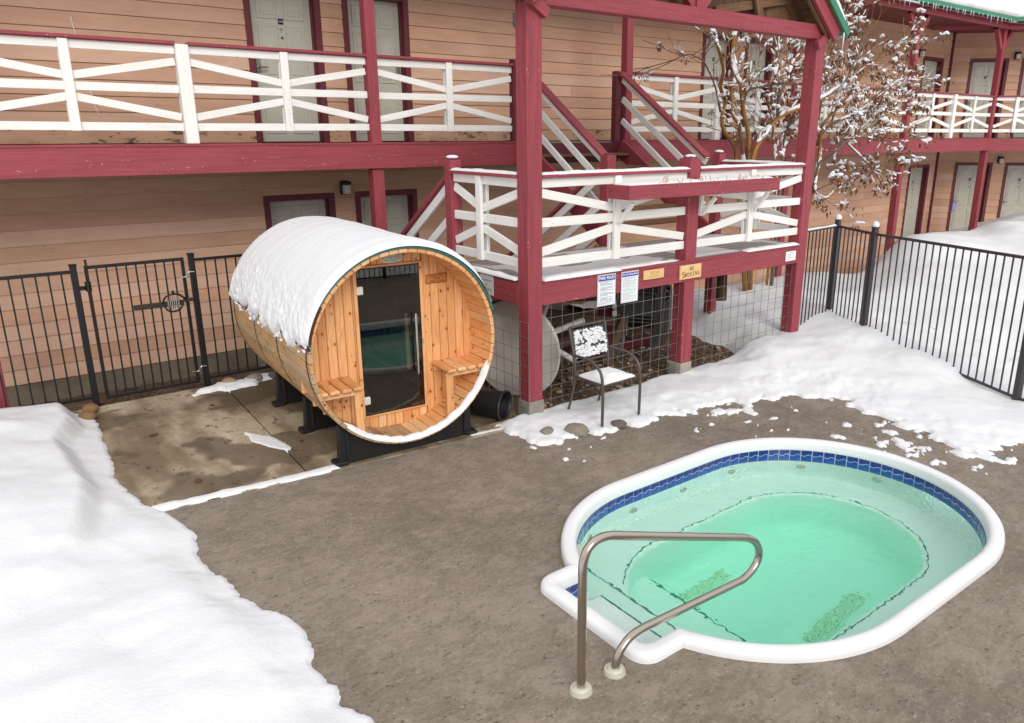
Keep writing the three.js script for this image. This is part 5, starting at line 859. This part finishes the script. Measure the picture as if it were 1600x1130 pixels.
// =====================================================================
// TREE
// =====================================================================
{
  const tree = thing('crab_tree', 'leafless many stemmed tree with snow and dried seed clusters beside the landing', 'tree');
  const bark = std({ map: tex(256, 256, (u, v) => { const g = fbm(u * 6, v * 12, 4, 6, 12); return mixc(hex(0xa8742e), hex(0x5d4630), clamp((g - .3) * 1.9)); }), roughness: .85 });
  const barkGrey = std({ map: tex(256, 256, (u, v) => mixc(hex(0x7a6a58), hex(0x4d4038), clamp((fbm(u * 6, v * 14, 4, 6, 14) - .3) * 1.9))), roughness: .85 });
  const S = [
    [.05, .025, [[11, -1.2, -8.2], [10.5, 1.5, -8.2], [10.63, 2.48, -8.5], [10.6, 2.63, -8.5], [10.09, 2.81, -8.21], [9.83, 2.97, -8.15], [9.92, 3.18, -8.26], [10.14, 3.41, -8.4], [10.0, 3.6, -8.4], [9.76, 3.83, -8.16], [9.52, 4.17, -8.1], [9.61, 4.42, -8.31]]],
    [.02, .006, [[9.8, 3.22, -8.2], [9.7, 3.6, -8.25], [9.45, 3.9, -8.25], [8.99, 3.96, -8.01], [8.55, 3.96, -7.85], [8.44, 3.88, -8.0]]],
    [.03, .018, [[10.8, 2.3, -8.5], [10.92, 2.57, -8.6], [10.9, 2.86, -8.65], [10.63, 3.03, -8.48], [10.2, 3.22, -8.3], [10.26, 3.48, -8.39], [10.61, 3.8, -8.6], [10.88, 4.16, -8.71]]],
    [.05, .03, [[11.1, -1.2, -8.4], [11, 1.83, -8.45], [10.64, 2.48, -8.26], [10.4, 2.66, -8.1], [10.42, 2.8, -8.1], [10.53, 3.03, -8.25], [10.55, 3.25, -8.35], [10.27, 3.54, -8.2], [9.98, 3.64, -8.0], [9.95, 3.76, -8.07], [10.13, 4.14, -8.3], [10.29, 4.44, -8.42]]],
    [.02, .008, [[10.45, 3.5, -8.25], [10.5, 3.78, -8.1], [10.6, 3.9, -7.95], [10.75, 4.05, -7.9], [11.23, 4.28, -8.13]]],
    [.022, .008, [[10.8, 3.2, -8.6], [10.78, 3.58, -8.46], [10.95, 3.64, -8.3], [11.24, 3.69, -8.3], [11.98, 3.85, -8.5]]],
    [.055, .03, [[10.9, -1.2, -8.1], [10.6, 1.76, -8.1], [10.36, 2.5, -7.95], [10.42, 2.68, -7.95], [10.75, 2.87, -8.05], [11.05, 3.05, -8.15], [11.25, 3.2, -8.1], [11.5, 3.3, -8.0], [11.8, 3.38, -8.0], [12.46, 3.53, -8.11], [13.3, 3.85, -8.2]]],
    [.03, .014, [[11.2, 3.16, -8.15], [10.98, 3.45, -8], [11, 3.6, -7.95], [11.33, 3.85, -8.1], [11.65, 4.09, -8.25], [11.8, 4.25, -8.15], [11.98, 4.4, -7.95]]],
    [.028, .012, [[11.3, 3.22, -8.3], [11.02, 3.6, -8.2], [10.98, 3.86, -8.1], [11.2, 4.05, -8.25], [11.34, 4.28, -8.4], [11.15, 4.5, -8.33], [11.09, 4.75, -8.15]]],
    [.03, .014, [[11.7, -1.2, -8.5], [11.78, 1.9, -8.49], [11.58, 2.5, -8.4], [11.66, 2.68, -8.5], [11.78, 2.85, -8.65], [11.71, 3.0, -8.6], [11.34, 3.3, -8.44], [11.12, 3.5, -8.37]]],
    [.04, .016, [[11.3, -1.2, -8.1], [11.37, 1.83, -8.1], [11.55, 2.47, -8.25], [11.75, 2.65, -8.38], [11.8, 2.85, -8.4], [11.7, 3.0, -8.3], [11.73, 3.12, -8.2], [12.11, 3.26, -8.26], [12.6, 3.56, -8.4], [12.82, 4.0, -8.4], [12.85, 4.5, -8.25], [13, 4.96, -8.1]]],
    [.045, .018, [[11.7, -1.2, -8], [12.1, 1.59, -8.0], [12.58, 2.33, -8.2], [12.65, 2.61, -8.25], [12.42, 2.95, -8.1], [12.3, 3.06, -8.0], [12.6, 3.22, -8.05], [13.17, 3.45, -8.2], [13.55, 3.79, -8.2], [13.74, 4.11, -8.05], [14.25, 4.41, -7.95], [14.8, 4.63, -8.04]]],
    [.025, .008, [[12.22, 1.9, -8], [12.46, 2.4, -8.1], [12.53, 2.5, -7.98], [12.57, 2.62, -7.85], [12.86, 2.79, -7.85], [13.81, 2.83, -8.03], [14.62, 2.71, -8.1], [14.67, 2.59, -8]]],
    [.03, .008, [[12.6, 2.7, -8.3], [12.8, 3.0, -8.25], [13.3, 3.21, -8.1], [14.06, 3.54, -8.05], [14.99, 3.88, -8.2], [16.1, 3.94, -8.35]]],
    [.016, .005, [[12.4, 2.23, -8.1], [12.2, 1.92, -7.95], [12.35, 1.81, -7.86], [12.75, 1.9, -7.95], [13.2, 1.84, -8.1]]],
    [.02, .007, [[12.78, 3.1, -8.15], [12.78, 3.6, -8.0], [13.25, 4.15, -8.1], [13.75, 4.6, -8.3]]],
    [.016, .005, [[12.83, 2.75, -7.85], [13.46, 2.49, -7.9], [14.3, 2.26, -8.1], [14.85, 2.13, -8.15]]],
    [.018, .006, [[13.24, 3.22, -8.05], [14.3, 3.3, -8.2], [15.2, 3.26, -8.3], [15.6, 2.98, -8.2]]],
    [.03, .01, [[12.4, 2.9, -8.2], [13, 3.9, -8.5], [13.2, 4.4, -8.6], [13.7, 4.9, -8.6], [13.9, 5.25, -8.5]]],
    [.02, .006, [[12.9, 2.4, -8.1], [13.6, 2.65, -8.5], [14.2, 3.0, -8.6], [14.9, 3.1, -8.7]]],
  ];
  const snowP = [], leafP = [], twigs = [], snowB = [];
  const taper = (pts, r0, r1, seg, n) => { const c = new THREE.CatmullRomCurve3(pts.map((p) => V(...p)), false, 'centripetal'), g = new THREE.TubeGeometry(c, n, 1, seg), p = g.attributes.position, fr = []; for (let i = 0; i <= n; i++) { const ctr = c.getPointAt(i / n), r = lerp(r0, r1, i / n) * (1 + .25 * NS(i * .3, r0 * 99, 1, 2)); for (let j = 0; j <= seg; j++) { const k = i * (seg + 1) + j, q = V(p.getX(k), p.getY(k), p.getZ(k)).sub(ctr).multiplyScalar(r).add(ctr); p.setXYZ(k, q.x, q.y, q.z); } } g.computeVertexNormals(); return [g, c]; };
  const snowOn = (c, L, r0, r1, t0) => { const n = Math.max(3, Math.round(L / .07)); for (let i = 0; i < n; i++) { const t = lerp(t0, 1, (i + rnd()) / n); if (vnoise(t * L * 2.2 + r0 * 700, 3.3) < .48) continue; const p = c.getPointAt(Math.min(1, t)), tg = c.getTangentAt(Math.min(1, t)), r = lerp(r0, r1, t), flatness = 1 - Math.abs(tg.y); const s = r * .7 + .006 + rnd() * .008; snowB.push([p.x, p.y + r * (.7 + .3 * flatness), p.z + rr(-.4, .6) * r, s * (1.2 + rnd()), s * (.55 + .5 * flatness), s, Math.atan2(-tg.z, tg.x), Math.asin(clamp(tg.y, -1, 1))]); } };
  const cluster = (p, s) => { const n = 4 + Math.floor(rnd() * 6); for (let i = 0; i < n; i++) leafP.push([p.x + rr(-.07, .07) * s, p.y - rnd() * .1 * s, p.z + rr(-.07, .07) * s, rr(.026, .055) * s]); const k = 2 + Math.floor(rnd() * 4); if (rnd() < .74) for (let i = 0; i < k; i++) snowP.push([p.x + rr(-.055, .055) * s, p.y + rr(.0, .04) * s, p.z + rr(-.055, .055) * s, rr(.013, .034) * s]); };
  const limbs = []; let dens = 1;
  S.forEach(([r0, r1, pts], i) => { const big = r0 > .025; const [g, c] = taper(pts, r0, r1, big ? 9 : 6, pts.length * 6); part(big ? 'stem' : 'branch', g, i % 3 === 1 || r0 < .03 ? barkGrey : bark, tree); const L = c.getLength(); limbs.push([c, L, r0, r1, big && pts[0][1] < 0]); snowOn(c, L, r0, r1, pts[0][1] < 0 ? .45 : .05); });
  // twigs grow from the limbs, upwards and outwards
  function twig(p, d, L, r, lvl) { const n = 4, pts = [p.clone()]; let q = p.clone(), dir = d.clone(); for (let i = 0; i < n; i++) { dir.add(V(rr(-.28, .28), rr(-.2, .25), rr(-.28, .28))).normalize(); q = q.clone().addScaledVector(dir, L / n); pts.push(q); } const c = new THREE.CatmullRomCurve3(pts); const g = new THREE.TubeGeometry(c, 5, r, 4); twigs.push(plain(g)); snowOnTwig(c, L, r); if (lvl > 0) { const k = 2 + Math.floor(rnd() * 2); for (let i = 0; i < k; i++) { const t = rr(.35, 1), b = c.getPointAt(t); twig(b, dir.clone().add(V(rr(-.8, .8), rr(-.4, .6), rr(-.6, .6))).normalize(), L * rr(.45, .7), r * .62, lvl - 1); } } else if (rnd() < .66 * dens) cluster(q, dens < 1 ? rr(.6, .95) : rr(.85, 1.4)); }
  const snowOnTwig = (c, L, r) => { if (rnd() < .35) { const t = rr(.3, .9), p = c.getPointAt(t), tg = c.getTangentAt(t); snowB.push([p.x, p.y + r, p.z, rr(.03, .08), rr(.008, .016), rr(.008, .016), Math.atan2(-tg.z, tg.x), Math.asin(clamp(tg.y, -1, 1))]); } };
  for (const [c, L, r0, r1, main] of limbs) { const thin = c.getPointAt(.8).x < 11.7, n = Math.round(L * (main ? 3.4 : 7) * (thin ? .62 : 1.0)); dens = thin ? .42 : 1; for (let i = 0; i < n; i++) { const t = lerp(main ? .55 : .25, 1, (i + rnd()) / n), p = c.getPointAt(Math.min(.999, t)), tg = c.getTangentAt(Math.min(.999, t)); if (p.y > 5.3) continue; twig(p, tg.clone().multiplyScalar(.7).add(V(rr(-.6, .75), rr(-.35, .8), rr(-.6, .6))).normalize(), rr(.3, .72), rr(.005, .008), 1); } twig(c.getPointAt(1), c.getTangentAt(1), .4, .006, 1); }
  const tw = part('twigs', mergeGeometries(twigs), std({ color: 0x86664a, roughness: .85 }), tree); tw.userData.kind = 'stuff';
  const lump = new THREE.IcosahedronGeometry(1, 2); { const p = lump.attributes.position; for (let i = 0; i < p.count; i++) { const q = V(p.getX(i), p.getY(i), p.getZ(i)), k = .78 + .5 * fbm(q.x * 1.6 + 20, q.y * 1.6 + q.z * 1.3 + 40, 2); p.setXYZ(i, q.x * k, q.y * k * .8, q.z * k); } lump.computeVertexNormals(); }
  const inst = (name, geo, mat, list, fn) => { const im = new THREE.InstancedMesh(geo, mat, list.length); const o = new THREE.Object3D(); list.forEach((e, i) => { fn(o, e, i, im); o.updateMatrix(); im.setMatrixAt(i, o.matrix); }); im.name = name; im.userData.kind = 'stuff'; shade(im); tree.add(im); return im; };
  inst('snow_clumps', lump, M.snowFine, snowP, (o, e) => { o.position.set(e[0], e[1], e[2]); o.rotation.set(rr(-.5, .5), rnd() * 6, rr(-.6, .6)); o.scale.set(e[3] * rr(.9, 2.0), e[3] * rr(.5, .85), e[3] * rr(.8, 1.4)); });
  inst('branch_snow', lump, M.snowFine, snowB, (o, e) => { o.position.set(e[0], e[1], e[2]); o.rotation.set(0, e[6], e[7], 'YXZ'); o.scale.set(e[3] * 1.1, e[4] * 1.1, e[5] * 1.1); });
  const leaf = new THREE.BufferGeometry(); leaf.setAttribute('position', new THREE.Float32BufferAttribute([0, .6, 0, .35, 0, .12, -.35, 0, .12, 0, -1, 0, 0, 0, -.18], 3)); leaf.setIndex([0, 2, 1, 1, 2, 3, 0, 1, 4, 0, 4, 2, 1, 3, 4, 2, 4, 3]); leaf.computeVertexNormals();
  const lg = leaf.toNonIndexed(); lg.computeVertexNormals();
  const cols = [0x6a4634, 0x7c5442, 0x553a2e, 0x8a5c40, 0x755040].map((h) => new THREE.Color(h));
  inst('dried_seed_clusters', lg, std({ color: 0xffffff, roughness: .85 }), leafP, (o, e, i, im) => { o.position.set(e[0], e[1], e[2]); o.rotation.set(rr(-.7, .7), rnd() * 6, rr(-.7, .7)); o.scale.setScalar(e[3] * 1.15); im.setColorAt(i, rnd() < .03 ? new THREE.Color(0xb5652a) : pick(cols)); });
}
scene.traverse((o) => { if (o.isMesh) { o.castShadow = o.receiveShadow = true; } });
renderer.render(scene, camera);
